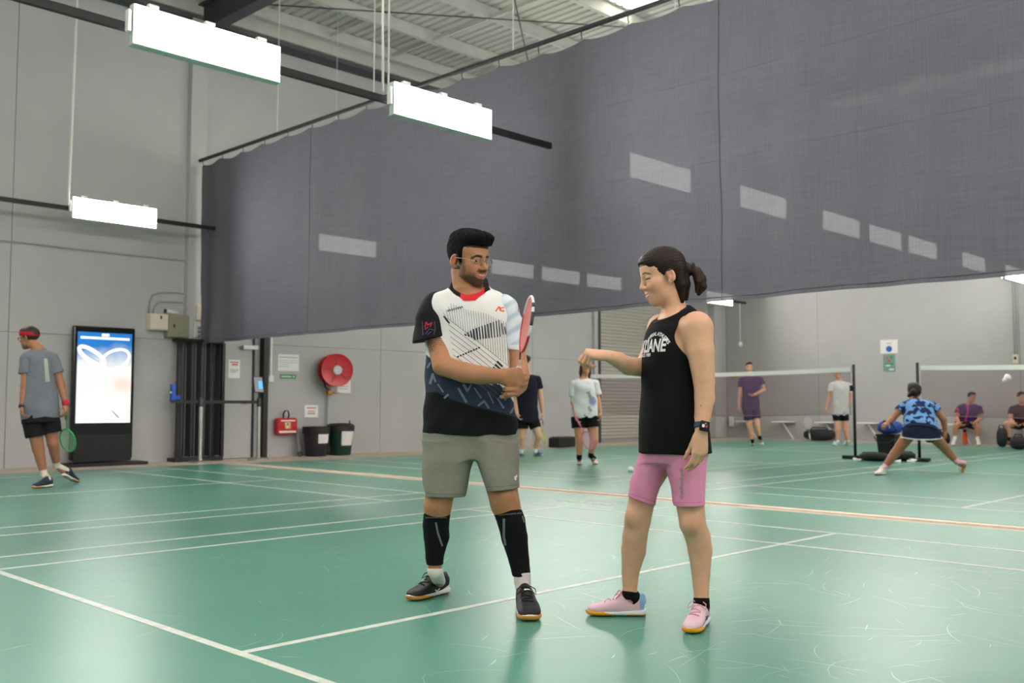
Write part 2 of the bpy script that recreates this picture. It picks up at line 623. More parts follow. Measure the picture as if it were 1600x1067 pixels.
# --- curtain
CX, CZ0, CZ1 = 5.91, 1.87, 4.79
m_cur = mat('grey_mesh_curtain', (112, 111, 122), rough=0.8)
n = NT(m_cur)
geo = n.n('ShaderNodeNewGeometry'); pos = geo.outputs['Position']
mp = n.n('ShaderNodeMapping'); mp.inputs['Scale'].default_value = (1, 3.0, 70.0); n.link(pos, mp.inputs['Vector'])
mp2 = n.n('ShaderNodeMapping'); mp2.inputs['Scale'].default_value = (1, 70.0, 3.0); n.link(pos, mp2.inputs['Vector'])
weave = n.math('ADD', n.noise(1.0, 2, 0.0, mp.outputs['Vector']), n.noise(1.0, 2, 0.0, mp2.outputs['Vector']))
cc = n.mix(n.ramp(weave, 0.7, 1.3), lin((90, 88, 98)), lin((101, 99, 109)))
n.link(cc, n.b.inputs['Base Color'])
tr = n.n('ShaderNodeBsdfTransparent'); ms = n.n('ShaderNodeMixShader'); ms.inputs[0].default_value = 0.0033
out = n.nt.nodes['Material Output']
n.link(n.b.outputs[0], ms.inputs[1]); n.link(tr.outputs[0], ms.inputs[2]); n.link(ms.outputs[0], out.inputs['Surface'])
m_hem = mat('curtain_hem', (92, 91, 101), rough=0.85)
cur = thing('divider_curtain', 'long dark grey mesh curtain dividing the hall above the players', 'curtain', (CX, 0, 0))
NYc, NZc = 420, 40
ys = np.linspace(11.44, -9.0, NYc); zs = np.linspace(0, 1, NZc)
cb_ = MB()
hooks = np.arange(11.40, -9.0, -0.62)


def cur_off(y, t):
    """fold depth of the curtain; stronger towards its free end by the left wall"""
    e = math.exp(-max(0, 11.47 - y)/1.6)
    f = (0.020 + 0.05*e)*math.sin(y*5.1 + 1.2*math.sin(y*1.7)) + 0.012*math.sin(y*11.3 + t*2) + 0.01*math.sin(y*2.3 + 4*t)
    f += 0.006*math.sin(t*23 + y*0.8)
    return f*(0.35 + 0.65*(1 - t)) + 0.05*math.sin(y*0.55)


def cur_top(y):
    ph = ((11.40 - y)/0.62) % 1.0
    return CZ1 - 0.042*(4*ph*(1 - ph))


for y in ys:
    zt = cur_top(y)
    for t in zs:
        cb_.v.append((cur_off(y, t), y, CZ0 + 0.005*math.sin(y*3.0) + (zt - CZ0)*t))
for i in range(NYc - 1):
    for j in range(NZc - 1):
        cb_.f.append((i*NZc + j, (i + 1)*NZc + j, (i + 1)*NZc + j + 1, i*NZc + j + 1))
cb_.build('cloth', m_cur, cur, True, fix=False)
for yv in (1.69, -4.9, 8.25):
    sb = MB(); pts = [(cur_off(yv, t) - 0.004, yv - 0.012*math.sin(7*t), CZ0 + (cur_top(yv) - CZ0)*t) for t in np.linspace(0.0, 1, 24)]
    sb.tube(pts, 0.0035, 4).build('seam', m_hem, cur)
hz = MB(); hz.tube([(cur_off(y, 0.01) - 0.003, y, CZ0 + 0.005*math.sin(y*3.0) + 0.04) for y in ys[::3]], 0.004, 4).build('hem', m_hem, cur)
for t in (0.46, 0.74):
    MB().tube([(cur_off(y, t) - 0.0005, y, CZ0 + (CZ1 - 0.04 - CZ0)*t) for y in ys[::2]], 0.0014, 4).build('seam', m_cur, cur)
MB().tube([(0, 11.50, 4.88), (0, -9.2, 4.88)], 0.028, 10).build('track_pole', m_black, cur, True)
hk = MB().tube([(0, 0, 0.10), (0, 0, 0.02), (0.012, 0, 0.0), (0, 0, -0.02)], 0.006, 5).build('hook', m_black, cur)
hk.location = (0, hooks[0], CZ1)
for y in hooks[1:26]:
    inst(hk, cur, (0, y, CZ1))
rod = MB().tube([(0, 0, 0), (0, 0, 2.8)], 0.008, 5).build('drop_rod', m_galv, cur)
rod.location = (0, 9.2, 4.9)
for y in (6.9, 4.35, 1.7, -1.0, -4.0):
    inst(rod, cur, (0, y, 4.9))
# ------------------------------------------------------------------ things along the left wall
YW = Y1            # wall face


def wx(px, y=YW):
    return float(on_plane(px, 620, 1, y)[0])


def wz(px, py, y=YW):
    return float(on_plane(px, py, 1, y)[2])


def sheet(name, px0, py0, px1, py1, m, label, cat, th=0.006):
    """flat sheet fixed to the left wall between two photo corners"""
    a, b = wx(px0), wx(px1); z1, z0 = wz(px0, py0), wz(px1, py1)
    t = thing(name, label, cat, ((a + b)/2, YW - th/2 - 0.001, (z0 + z1)/2))
    MB().box(-(b - a)/2, (b - a)/2, -th/2, th/2, -(z1 - z0)/2, (z1 - z0)/2).build('sheet', m, t)
    return t, (b - a), (z1 - z0), th


m_red_print = mat('red_print', (206, 60, 66), rough=0.7)
m_grey_print = mat('grey_print', (140, 142, 146), rough=0.7)
m_green_sign = mat('green_sign', (38, 140, 84), rough=0.5)
m_blue_print = mat('blue_print', (40, 96, 176), rough=0.6)


def rows(t, w, h, th, spec):
    """printed rows: (u0,u1,v0,v1,mat) in sheet fractions"""
    for (u0, u1, v0, v1, m) in spec:
        MB().box((u0 - .5)*w, (u1 - .5)*w, -th/2 - 0.0015, -th/2, (v0 - .5)*h, (v1 - .5)*h).build('print', m, t)


# --- digital display kiosk
kx0, kx1 = 3.93, 4.86
kt = thing('display_kiosk', 'tall black digital display kiosk glowing blue and white by the left wall', 'display', ((kx0 + kx1)/2, YW - 0.30, 0))
kw = kx1 - kx0
MB().bbox(0, 0.12, 1.07, kw, 0.09, 1.98, 0.02).build('casing', mat('gloss_black', (16, 17, 20), rough=0.18), kt)
MB().box(-kw/2 - 0.10, kw/2 + 0.14, -0.16, 0.26, -0.012, 0.035).build('base_plate', m_black, kt)
MB().box(-kw/2 + 0.03, kw/2 - 0.03, 0.058, 0.075, 0.05, 0.44).build('lower_panel', mat('satin_black', (24, 25, 29), rough=0.3), kt)
m_scr = mat('lit_screen', (250, 250, 250), rough=0.3)
n = NT(m_scr)
tcx = n.n('ShaderNodeTexCoord'); sp = n.n('ShaderNodeSeparateXYZ'); n.link(tcx.outputs['Object'], sp.inputs[0])
vz = n.ramp(sp.outputs['Z'], 0.62, 1.97)
vx = n.ramp(sp.outputs['X'], -0.40, 0.40)
cloud = n.noise(2.6, 3, 0.4, tcx.outputs['Object'])
blue = n.ramp(n.math('ADD', vz, n.math('MULTIPLY', n.math('SUBTRACT', cloud, 0.5), 0.25)), 0.62, 0.86)
colr = n.mix(blue, (0.92, 0.94, 0.97), lin((38, 128, 214)))
dx = n.math('SUBTRACT', vx, 0.86); dz = n.math('SUBTRACT', vz, 0.42)
pe = n.ramp(n.math('ADD', n.math('MULTIPLY', dx, dx), n.math('MULTIPLY', n.math('MULTIPLY', dz, dz), 6.0)), 0.0, 0.10, 0.5, 0.0)
colr = n.mix(pe, colr, lin((250, 196, 168)))
n.link(colr, n.b.inputs['Emission Color']); n.b.inputs['Emission Strength'].default_value = 0.22
n.link(colr, n.b.inputs['Base Color'])
MB().box(-kw/2 + 0.055, kw/2 - 0.055, 0.066, 0.0745, 0.62, 1.97).build('screen', m_scr, kt)
m_scr_w = mat('screen_white', (250, 250, 250), rough=0.3, emit=(250, 252, 255), estr=0.42)
m_scr_b = mat('screen_shade', (150, 180, 214), rough=0.3, emit=(140, 172, 206), estr=0.25)
m_scr_k = mat('screen_dark', (60, 66, 74), rough=0.3, emit=(60, 66, 74), estr=0.3)


def ring(cx, cz, ra, rb, tilt, m, r0=0.022, nm='screen_ring', a0=0.0, a1=2*PI):
    pts = []
    for k_ in range(41):
        a_ = a0 + (a1 - a0)*k_/40
        x_, z_ = ra*math.cos(a_), rb*math.sin(a_)
        pts.append((cx + x_*math.cos(tilt) - z_*math.sin(tilt), cz + x_*math.sin(tilt) + z_*math.cos(tilt)))
    mbb = MB()
    for k_ in range(40):
        (xa, za), (xb, zb) = pts[k_], pts[k_ + 1]
        d_ = math.hypot(xb - xa, zb - za) + 1e-9
        nx_, nz_ = -(zb - za)/d_*r0, (xb - xa)/d_*r0
        yy = 0.0645
        mbb.quad((xa - nx_, yy, za - nz_), (xb - nx_, yy, zb - nz_), (xb + nx_, yy, zb + nz_), (xa + nx_, yy, za + nz_))
    mbb.build(nm, m, kt, fix=False)


ring(-0.20, 1.62, 0.22, 0.075, -0.55, m_scr_w, 0.028)
ring(0.16, 1.575, 0.225, 0.135, 0.42, m_scr_w, 0.02)
ring(0.16, 1.565, 0.20, 0.125, 0.42, m_scr_b, 0.008, 'screen_shade', -2.6, 1.0)
ring(-0.17, 1.605, 0.15, 0.03, -0.55, m_scr_b, 0.006, 'screen_shade')
MB().box(-0.37, 0.37, 0.0635, 0.0655, 1.868, 1.902).build('screen_headline', m_scr_w, kt)
MB().box(-0.055, 0.055, 0.0635, 0.0655, 1.915, 1.955).build('screen_badge', m_scr_w, kt)
MB().prism([(0.12, 0.0655, 0.80), (0.13, 0.0655, 0.805), (0.24, 0.0655, 0.70), (0.23, 0.0655, 0.69)], (0, -0.002, 0)).build('screen_mark', m_scr_k, kt)

# --- electrical boxes and conduits
m_cream = mat('cream_enclosure', (222, 208, 190), rough=0.5)
m_olive = mat('olive_enclosure', (140, 139, 116), rough=0.5)
m_cond = mat('grey_conduit', (150, 152, 152), rough=0.5)


def wallbox(name, px0, py0, px1, py1, dep, m, label, cat='box'):
    a, b = wx(px0), wx(px1); z1, z0 = wz(px0, py0), wz(px1, py1)
    t = thing(name, label, cat, ((a + b)/2, YW - dep/2 - 0.002, (z0 + z1)/2))
    wd, hh = b - a, z1 - z0
    MB().bbox(0, 0, 0, wd, dep, hh, 0.012).build('enclosure', m, t)
    MB().bbox(0, -dep/2 - 0.004, 0, wd - 0.03, 0.012, hh - 0.03, 0.003).build('door', m, t)
    return t, wd, hh, dep


t, wd, hh, dp = wallbox('fuse_box', 225, 490, 253, 517, 0.16, m_cream, 'cream square fuse box, leftmost of the wall boxes')
MB().bbox(0.02, -dp/2 - 0.014, hh*0.28, 0.03, 0.012, 0.05, 0.004).build('latch', m_darkgrey, t)
t, wd, hh, dp = wallbox('switchboard', 253, 491, 287, 529, 0.14, m_olive, 'olive green metal switchboard beside the cream fuse box')
MB().bbox(-wd*0.22, -dp/2 - 0.014, 0.0, 0.03, 0.012, 0.05, 0.004).build('lock', m_darkgrey, t)
t, wd, hh, dp = wallbox('junction_box', 296, 477, 314, 502, 0.055, m_cream, 'small cream junction box against the curtain edge')
t.location.y -= 0.13
t, wd, hh, dp = wallbox('power_outlet_board', 292, 504, 316, 529, 0.055, mat('pale_grey_plastic', (190, 190, 190), rough=0.5), 'pale grey socket board with two columns of round sockets')
t.location.y -= 0.13
for i in range(2):
    for j in range(3):
        MB().lathe([(0.026, 0), (0.026, 0.012), (0.02, 0.014)], 12, Matrix.Translation((-0.05 + 0.085*i, -dp/2 - 0.008, 0.03 - 0.062*j)) @ Matrix.Rotation(PI/2, 4, 'X')).build('socket', mat('socket_grey', (120, 108, 110), rough=0.5), t)
o = thing('alarm_strobe', 'small white cylindrical alarm sitting above the olive switchboard', 'alarm', (wx(262), YW - 0.08, wz(262, 487)))
MB().tube([(-0.10, 0, 0), (0.10, 0, -0.02)], 0.032, 12).build('tube', m_white, o, True)
MB().tube([(-0.125, 0, 0.002), (-0.10, 0, 0)], 0.034, 12).build('cap', m_darkgrey, o)


def conduit(pts, r, label, m=None):
    tag(MB().tube(pts, r, 8).build('conduit', m or m_cond, None, True), label, 'pipe', 'wall conduits')


yc = YW - 0.018
conduit([(wx(228), yc, wz(228, 489)), (wx(230), yc, wz(230, 470)), (wx(234), yc, wz(234, 461)), (wx(244), yc, wz(244, 457)), (wx(270), yc, wz(270, 457)), (wx(290), yc, wz(290, 460))], 0.013, 'outer bent grey conduit looping above the fuse box')
conduit([(wx(234.5), yc, wz(234, 489)), (wx(237), yc, wz(237, 478)), (wx(245), yc, wz(245, 471)), (wx(270), yc, wz(270, 472)), (wx(290), yc, wz(290, 474))], 0.013, 'inner bent grey conduit looping above the fuse box')
conduit([(-6.0, yc, 3.22), (wx(286), yc, wz(286, 408)), (wx(291), yc, wz(291, 412)), (wx(293), yc, wz(293, 440)), (wx(293), yc, wz(293, 475))], 0.013, 'long level grey conduit crossing the left wall and dropping to the boxes')

# --- folded concertina security gate
gt = thing('folding_gate', 'black folded concertina security gate beside the grey door', 'gate', (wx(266), YW - 0.36, 0))
gw = wx(334) - wx(266)
m_gate = mat('black_gate_steel', (28, 28, 31), rough=0.5)
ng = 9
gz1 = wz(300, 531)
for i in range(ng):
    x_ = gw*(i + 0.5)/ng
    MB().bbox(0, 0, 0, gw/ng*1.12, 0.018, gz1 - 0.10, 0.004, Matrix.Translation((x_, 0.16, gz1/2 + 0.02)) @ Matrix.Rotation((1 if i % 2 else -1)*0.95, 4, 'Z')).build('slat', m_gate, gt)
    if i % 2 == 0:
        MB().tube([(x_, 0.10, 0.06), (x_, 0.10, gz1 - 0.05)], 0.010, 6).build('hinge_bar', m_black, gt)
MB().box(-0.02, gw + 0.02, 0.08, 0.30, gz1 - 0.05, gz1).build('top_track', m_black, gt)
MB().box(-0.05, gw + 0.02, 0.06, 0.32, -0.012, 0.05).build('bottom_track', m_black, gt)
MB().box(-0.03, 0.02, 0.06, 0.11, 0.05, gz1 - 0.05).build('post', m_black, gt)
MB().box(gw - 0.02, gw + 0.03, 0.06, 0.11, 0.05, gz1 - 0.05).build('post', m_black, gt)
m_bluep = mat('blue_plastic', (36, 92, 190), rough=0.4)
bh = thing('belt_wall_unit', 'bright blue belt holder clipped to the edge of the folding gate', 'belt holder', (wx(270, YW - 0.34), YW - 0.34, 0))
bz0, bz1 = wz(270, 628, YW - 0.34), wz(270, 600, YW - 0.34)
MB().bbox(0, 0, (bz0 + bz1)/2, 0.07, 0.08, bz1 - bz0, 0.012).build('holder', m_bluep, bh)
MB().bbox(0.07, 0, bz0 + 0.07, 0.10, 0.07, 0.06, 0.01).build('clip', m_bluep, bh)
MB().bbox(-0.045, -0.02, bz0 + 0.15, 0.03, 0.03, 0.03, 0.006).build('button', m_white, bh)

# --- door
dx0, dx1, dzt = wx(335), wx(392), 2.05
door = struct(MB().bbox((dx0 + dx1)/2, YW - 0.01, dzt/2 - 0.002, dx1 - dx0, 0.05, dzt, 0.006).build('door_1', mat('grey_door', (172, 172, 172), rough=0.5)))
m_frame = mat('door_frame_grey', (134, 135, 136), rough=0.5)
MB().box(dx0 - 0.04, dx0, YW - 0.06, YW, -0.012, dzt + 0.05).build('door_frame', m_black, door)
MB().box(dx1, dx1 + 0.03, YW - 0.06, YW, -0.012, dzt + 0.05).build('door_frame', m_black, door)
MB().box(dx0 - 0.04, dx1 + 0.03, YW - 0.06, YW, dzt, dzt + 0.05).build('door_frame', m_black, door)
dz_ = wz(383, 630)
MB().tube([(dx1 - 0.10, YW - 0.09, dz_), (dx1 - 0.22, YW - 0.09, dz_)], 0.012, 8).build('door_handle', m_steel, door, True)
MB().tube([(dx1 - 0.10, YW - 0.03, dz_), (dx1 - 0.10, YW - 0.09, dz_)], 0.012, 8).build('door_handle', m_steel, door, True)
MB().bbox((wx(374) + wx(397))/2, YW - 0.08, wz(385, 543), wx(397) - wx(374), 0.07, 0.07, 0.01).build('door_closer', m_white, door)
fx0, fx1 = wx(405), wx(412)
struct(MB().box(fx0, fx1, YW - 0.14, YW, -0.012, 2.1).build('trim_3', m_black))
t, wd, hh, th = sheet('door_notice', 354, 562, 372, 591, m_paper, 'white notice with red heading taped on the grey door', 'notice')
t.location.y = YW - 0.04
rows(t, wd, hh, th, [(.12, .85, .84, .90, m_red_print), (.3, .8, .70, .78, m_red_print), (.15, .85, .45, .48, m_grey_print), (.15, .85, .38, .41, m_grey_print), (.15, .7, .31, .34, m_grey_print)])

# --- stanchions and belt
st = thing('belt_stanchion', 'chrome belt stanchion standing before the folding gate', 'stanchion', (5.73, 10.96, 0), 0, 'belt stanchions')
MB().lathe([(0.17, -0.012), (0.17, 0.012), (0.15, 0.028), (0.05, 0.04)], 28).build('base', m_steel, st, 'auto')
MB().lathe([(0.032, 0.03), (0.032, 0.94)], 20).build('post', m_steel, st, 'auto')
MB().lathe([(0.036, 0.86), (0.036, 0.99), (0.03, 1.0)], 20).build('belt_head', m_darkgrey, st, 'auto')
st2 = copy_tree(st); st2.location = (6.75, 10.95, 0)
tag(st2, 'chrome belt stanchion with the tablet, before the grey door')
bb = MB()
a = np.array([5.73 - 0.42, 11.20, 0.94]); b = np.array([5.73, 10.96, 0.935]); c = np.array([6.75, 10.95, 0.935])
for (p_, q_) in ((a, b), (b, c)):
    d_ = (q_ - p_)/np.linalg.norm(q_ - p_)
    bb.prism([p_ + [0, 0, -.025] + d_*0.04, q_ + [0, 0, -.025] - d_*0.04, q_ + [0, 0, .025] - d_*0.04, p_ + [0, 0, .025] + d_*0.04], (0, 0.004, 0))
tag(bb.build('barrier_belt', m_black), 'black barrier belt stretched between the two stanchions', 'belt')
tb = thing('tablet', 'grey tablet with blue screen mounted above the right stanchion', 'tablet', (6.75, 10.95, 1.0))
za, zb = wz(398, 614, 10.95) - 1.0, wz(398, 588, 10.95) - 1.0
MB().tube([(0, 0, 0), (0, 0, za + 0.02)], 0.015, 8).build('stalk', m_black, tb)
Mt = Matrix.Translation((-0.035, -0.02, (za + zb)/2)) @ Matrix.Rotation(-0.22, 4, 'X') @ Matrix.Rotation(0.12, 4, 'Z')
MB().bbox(0, 0, 0, 0.185, 0.02, zb - za, 0.008, Mt).build('frame', m_darkgrey, tb)
MB().box(-0.082, 0.082, -0.013, -0.010, -(zb - za)/2 + 0.015, (zb - za)/2 - 0.015, Mt).build('screen', mat('tablet_screen', (90, 92, 98), rough=0.2, emit=(150, 152, 160), estr=0.25), tb)
MB().box(0.0, 0.075, -0.0145, -0.0125, -0.07, 0.06, Mt).build('icon', mat('tablet_blue', (70, 150, 230), rough=0.2, emit=(80, 160, 240), estr=0.6), tb)

# --- white conduit with socket, papers, signs
pc = thing('power_drop', 'white conduit running down to a wall socket right of the door', 'socket', (wx(421), YW - 0.02, 0))
MB().box(-0.02, 0.02, -0.02, 0.02, wz(421, 588), 2.9).build('conduit', m_white, pc)
MB().bbox(0, -0.005, wz(420, 592), 0.10, 0.05, 0.11, 0.008).build('socket', m_white, pc)
t, wd, hh, th = sheet('notice_sheet', 433, 553, 466, 580, m_paper, 'wide white notice sheet above the small green sign', 'notice')
rows(t, wd, hh, th, [(.06, .94, .80, .84, m_grey_print), (.06, .5, .62, .64, m_grey_print), (.55, .94, .62, .64, m_grey_print), (.06, .5, .50, .52, m_grey_print), (.55, .94, .50, .52, m_grey_print), (.06, .5, .38, .40, m_grey_print), (.06, .5, .26, .28, m_grey_print)])
t, wd, hh, th = sheet('exit_sign', 437, 584.5, 462, 592, m_green_sign, 'small green running man first aid style sign below the notice', 'sign')
t['label'] = 'small green sign with white arrow mark below the wide notice'
MB().box(-wd*.44, wd*.2, -th/2 - .0015, -th/2, -hh*.12, hh*.1).build('print', m_paper, t)
MB().prism([(wd*.28, -th/2, hh*.3), (wd*.42, -th/2, 0.0), (wd*.28, -th/2, -hh*.3), (wd*.33, -th/2, 0.0)], (0, -.0015, 0)).build('print', m_paper, t)
t, wd, hh, th = sheet('warning_notice', 476, 633, 497, 652, m_paper, 'white notice with red lines above the black bin', 'notice')
rows(t, wd, hh, th, [(.15, .85, .74, .82, m_red_print), (.25, .75, .48, .54, m_red_print), (.22, .78, .28, .36, m_red_print)])
t, wd, hh, th = sheet('hose_reel_sign', 526, 594, 547, 614, m_paper, 'white rounded sign with faint red text right of the hose reel', 'sign', 0.012)
rows(t, wd, hh, th, [(.2, .8, .72, .77, m_red_print), (.15, .85, .52, .56, m_red_print), (.2, .8, .30, .34, m_grey_print)])

# --- first aid bag
m_redbag = mat('red_nylon', (196, 30, 44), rough=0.6, var=0.08, scale=20)
fa = thing('first_aid_bag', 'red first aid bag with yellow cross badge hanging on the wall', 'bag', ((wx(427) + wx(460))/2, YW - 0.07, wz(443, 666)))
fw, fh = wx(460) - wx(427), wz(443, 654) - wz(443, 680)
MB().bbox(0, 0, 0, fw*0.98, 0.13, fh, 0.04).build('pouch', m_redbag, fa, True)
MB().tube([(-0.05, 0, fh*.48), (-0.06, -.01, fh*.48 + .07), (-0.03, -.015, fh*.48 + .13), (0.03, -.015, fh*.48 + .13), (0.06, -.01, fh*.48 + .07), (0.05, 0, fh*.48)], 0.012, 8).build('handle', m_black, fa, True)
MB().box(-fw*.13, fw*.13, -.0685, -.063, -fh*.13, fh*.25).build('badge', mat('yellow_badge', (226, 190, 70), rough=0.6), fa)
MB().box(-fw*.04, fw*.04, -.071, -.0685, -fh*.08, fh*.20).build('badge_cross', m_paper, fa)
MB().box(-fw*.09, fw*.09, -.071, -.0685, .02, .055).build('badge_cross', m_paper, fa)
MB().box(-fw*.40, fw*.40, -.0675, -.063, -fh*.38, -fh*.26).build('lettering_band', m_paper, fa)
MB().box(-fw*.32, fw*.36, -.0675, -.063, fh*.31, fh*.38).build('lettering_band', m_paper, fa)
MB().tube([(0, 0.07, fh*.48 + .12), (0, -0.03, fh*.48 + .12)], 0.008, 6).build('wall_hook', m_steel, fa)

# --- fire hose reel
m_redgloss = mat('red_enamel', (206, 28, 44), rough=0.3)
hr = thing('fire_hose_reel', 'round red fire hose reel with white hub mounted on the wall', 'hose reel', (wx(513), YW - 0.06, wz(513, 579)))
R0 = 0.295
Rm = Matrix.Rotation(PI/2, 4, 'X')
Rd = Matrix.Rotation(-0.30, 4, 'Z') @ Matrix.Translation((0.03, -0.06, 0)) @ Rm
MB().lathe([(0.001, 0.245), (0.055, 0.245), (0.06, 0.235), (R0 - 0.03, 0.225), (R0, 0.235), (R0, 0.215), (R0 - 0.02, 0.21), (0.10, 0.205)], 36, Rd).build('front_disc', m_redgloss, hr, 'auto')
MB().lathe([(0.10, 0.03), (R0 - 0.02, 0.03), (R0, 0.02), (R0, 0.0), (0.10, 0.0)], 36, Rd).build('back_disc', m_redgloss, hr, 'auto')
MB().lathe([(0.001, 0.262), (0.075, 0.262), (0.085, 0.245)], 24, Rd).build('hub', mat('hub_white', (214, 206, 212), rough=0.4), hr, 'auto')
for zc in np.arange(0.05, 0.21, 0.032):
    MB().lathe([(0.235, zc - .016), (0.252, zc), (0.235, zc + .016)], 32, Rd, cap=False).build('hose_coil', mat('black_rubber', (24, 24, 26), rough=0.6), hr, True)
for k_ in range(5):
    a_ = 2*PI*k_/5 + 0.5
    MB().box(0.085, R0 - 0.05, -0.012, 0.012, 0.226, 0.238, Rd @ Matrix.Rotation(a_, 4, 'Z')).build('spoke', mat('red_enamel_dark', (170, 20, 36), rough=0.35), hr)
MB().tube([(-0.25, -0.12, 0.0), (-0.24, -0.12, -0.16), (-0.18, -0.10, -0.30), (-0.08, -0.08, -0.36)], 0.016, 8).build('hose_tail', MATS['black_rubber'], hr, True)
MB().bbox(-0.06, -0.05, -0.40, 0.10, 0.08, 0.09, 0.015).build('valve', mat('brass', (176, 132, 60), rough=0.4, metal=0.7), hr)
MB().tube([(-0.03, -0.06, -0.40), (0.10, -0.08, -0.41), (0.14, -0.08, -0.40)], [0.018, 0.014, 0.01], 8).build('nozzle', mat('copper', (206, 150, 128), rough=0.4, metal=0.5), hr, True)
MB().tube([(-0.03, -0.05, -0.34), (0.0, -0.05, -0.22)], 0.018, 8).build('elbow_pipe', m_steel, hr, True)
conduit([(wx(513) - 0.055, YW - 0.05, wz(513, 579) - 0.46), (wx(513) - 0.055, YW - 0.05, -0.01)], 0.015, 'grey water pipe running from the hose reel down behind the bins')
MB().box(-0.05, 0.05, 0.0, 0.058, -0.08, 0.08).build('wall_bracket', m_redgloss, hr)

# --- bins
def bin_(px, dpt, label, body, lid_label, tilted):
    x_ = wx(px, dpt)
    t = thing('rubbish_bin', label, 'bin', (x_, dpt, -0.012), 0, 'bins by the wall')
    MB().lathe([(0.17, 0.0), (0.185, 0.02), (0.225, 0.47), (0.235, 0.475), (0.235, 0.50), (0.215, 0.50), (0.20, 0.45)], 32, cap=True).build('bucket', body, t, 'auto')
    return t


m_bin_k = mat('black_bin', (34, 34, 38), rough=0.5)
m_bin_g = mat('dark_green_bin', (18, 58, 44), rough=0.5)
b1 = bin_(495, 11.35, 'black round bin with white paper label, left of the pair', m_bin_k, '', 0)
MB().lathe([(0.232, 0.40), (0.24, 0.405), (0.245, 0.50), (0.235, 0.52), (0.19, 0.52)], 32, cap=False).build('bag_rim', MATS['black_rubber'], b1, 'auto')
b2 = bin_(533, 11.37, 'dark green bin with black lid and white label, right of the pair', m_bin_g, '', 0)
MB().lathe([(0.225, 0.40), (0.245, 0.42), (0.25, 0.53), (0.20, 0.565), (0.06, 0.575), (0.001, 0.575)], 32, cap=False).build('lid', m_bin_k, b2, 'auto')
MB().lathe([(0.012, 0.0), (0.012, 0.06)], 8, Matrix.Translation((0.16, -0.05, 0.56))).build('lid_knob', m_bin_k, b2)
for t, z0, z1, r, off in ((b1, 0.23, 0.39, 0.223, 0.12), (b2, 0.18, 0.43, 0.222, 0.0)):
    lb = MB()
    c0 = -PI/2 - 0.55 + off
    for i in range(10):
        a0, a1 = c0 + i*0.11, c0 + (i + 1)*0.11
        r1 = r + 0.004
        rr0 = 0.185 + (0.225 - 0.185)*(z0 - 0.02)/0.45 + 0.006; rr1 = 0.185 + (0.225 - 0.185)*(z1 - 0.02)/0.45 + 0.006
        if t is b2:
            rr1 = max(rr1, 0.25)
        lb.quad((rr0*math.cos(a0), rr0*math.sin(a0), z0), (rr0*math.cos(a1), rr0*math.sin(a1), z0), (rr1*math.cos(a1), rr1*math.sin(a1), z1), (rr1*math.cos(a0), rr1*math.sin(a0), z1))
    lb.build('paper_label', m_paper, t, True)
# leaning metal rod
lr = thing('leaning_roller', 'grey metal bar leaning on the wall left of the bins', 'bar', (wx(470, 11.45), 11.45, -0.012))
MB().tube([(0, 0, 0.02), (0.01, 0.12, 0.48)], 0.022, 10).build('bar', m_cond, lr, True)
MB().lathe([(0.04, -0.012), (0.05, 0.0), (0.04, 0.012)], 14, Matrix.Translation((0, 0, 0.05)) @ Rm).build('wheel', m_darkgrey, lr)
# black box on the floor near the dark-clad player
bx = thing('equipment_box', 'low black box on the floor by the wall between two players', 'box', (wx(878, 10.6), 10.6, -0.0))
MB().bbox(0, 0, 0.10, 0.55, 0.3, 0.20, 0.02).build('case', m_black, bx)
MB().bbox(0.02, -0.02, 0.205, 0.50, 0.26, 0.03, 0.01).build('lid', m_darkgrey, bx)

# --- roller shutter
sh = thing('roller_shutter', 'grey ribbed metal roller shutter in the left wall', 'shutter', (16.30, YW + 0.012, 0))
m_slat = mat('shutter_slat', (186, 182, 174), rough=0.45, metal=0.1)
sw = 19.9 - 16.30
sl = MB(); prof = [(0.0, 0.0), (-0.012, 0.01), (-0.028, 0.03), (-0.028, 0.05), (-0.012, 0.072), (0.0, 0.08)]
for (yy, zz) in prof:
    sl.v += [(0.03, yy, zz), (sw - 0.02, yy, zz)]
for i in range(len(prof) - 1):
    sl.f.append((2*i, 2*i + 1, 2*i + 3, 2*i + 2))
s0 = sl.build('slat', m_slat, sh)
zz = 0.06; s0.location = (0, 0, zz)
while zz < 4.1:
    zz += 0.082; inst(s0, sh, (0, 0, zz))
MB().box(-0.05, 0.04, -0.10, 0.02, -0.012, 4.2).build('guide_rail', m_darkgrey, sh)
MB().box(sw - 0.04, sw + 0.05, -0.10, 0.02, -0.012, 4.2).build('guide_rail', m_wall, sh)
MB().box(-0.18, -0.05, -0.09, 0.0, -0.012, 4.3).build('jamb', m_wall, sh)
MB().box(0, sw, -0.04, 0.0, -0.012, 0.06).build('bottom_rail', m_cond, sh)

# ------------------------------------------------------------------ right wall and far hall
def rsheet(name, px0, py0, px1, py1, m, label, cat):
    a = on_plane(px0, py0, 0, X1); b = on_plane(px1, py1, 0, X1)
    t = thing(name, label, cat, (X1 - 0.006, (a[1] + b[1])/2, (a[2] + b[2])/2))
    wd, hh = abs(a[1] - b[1]), abs(a[2] - b[2])
    MB().box(-0.004, 0.004, -wd/2, wd/2, -hh/2, hh/2).build('sheet', m, t)
    return t, wd, hh


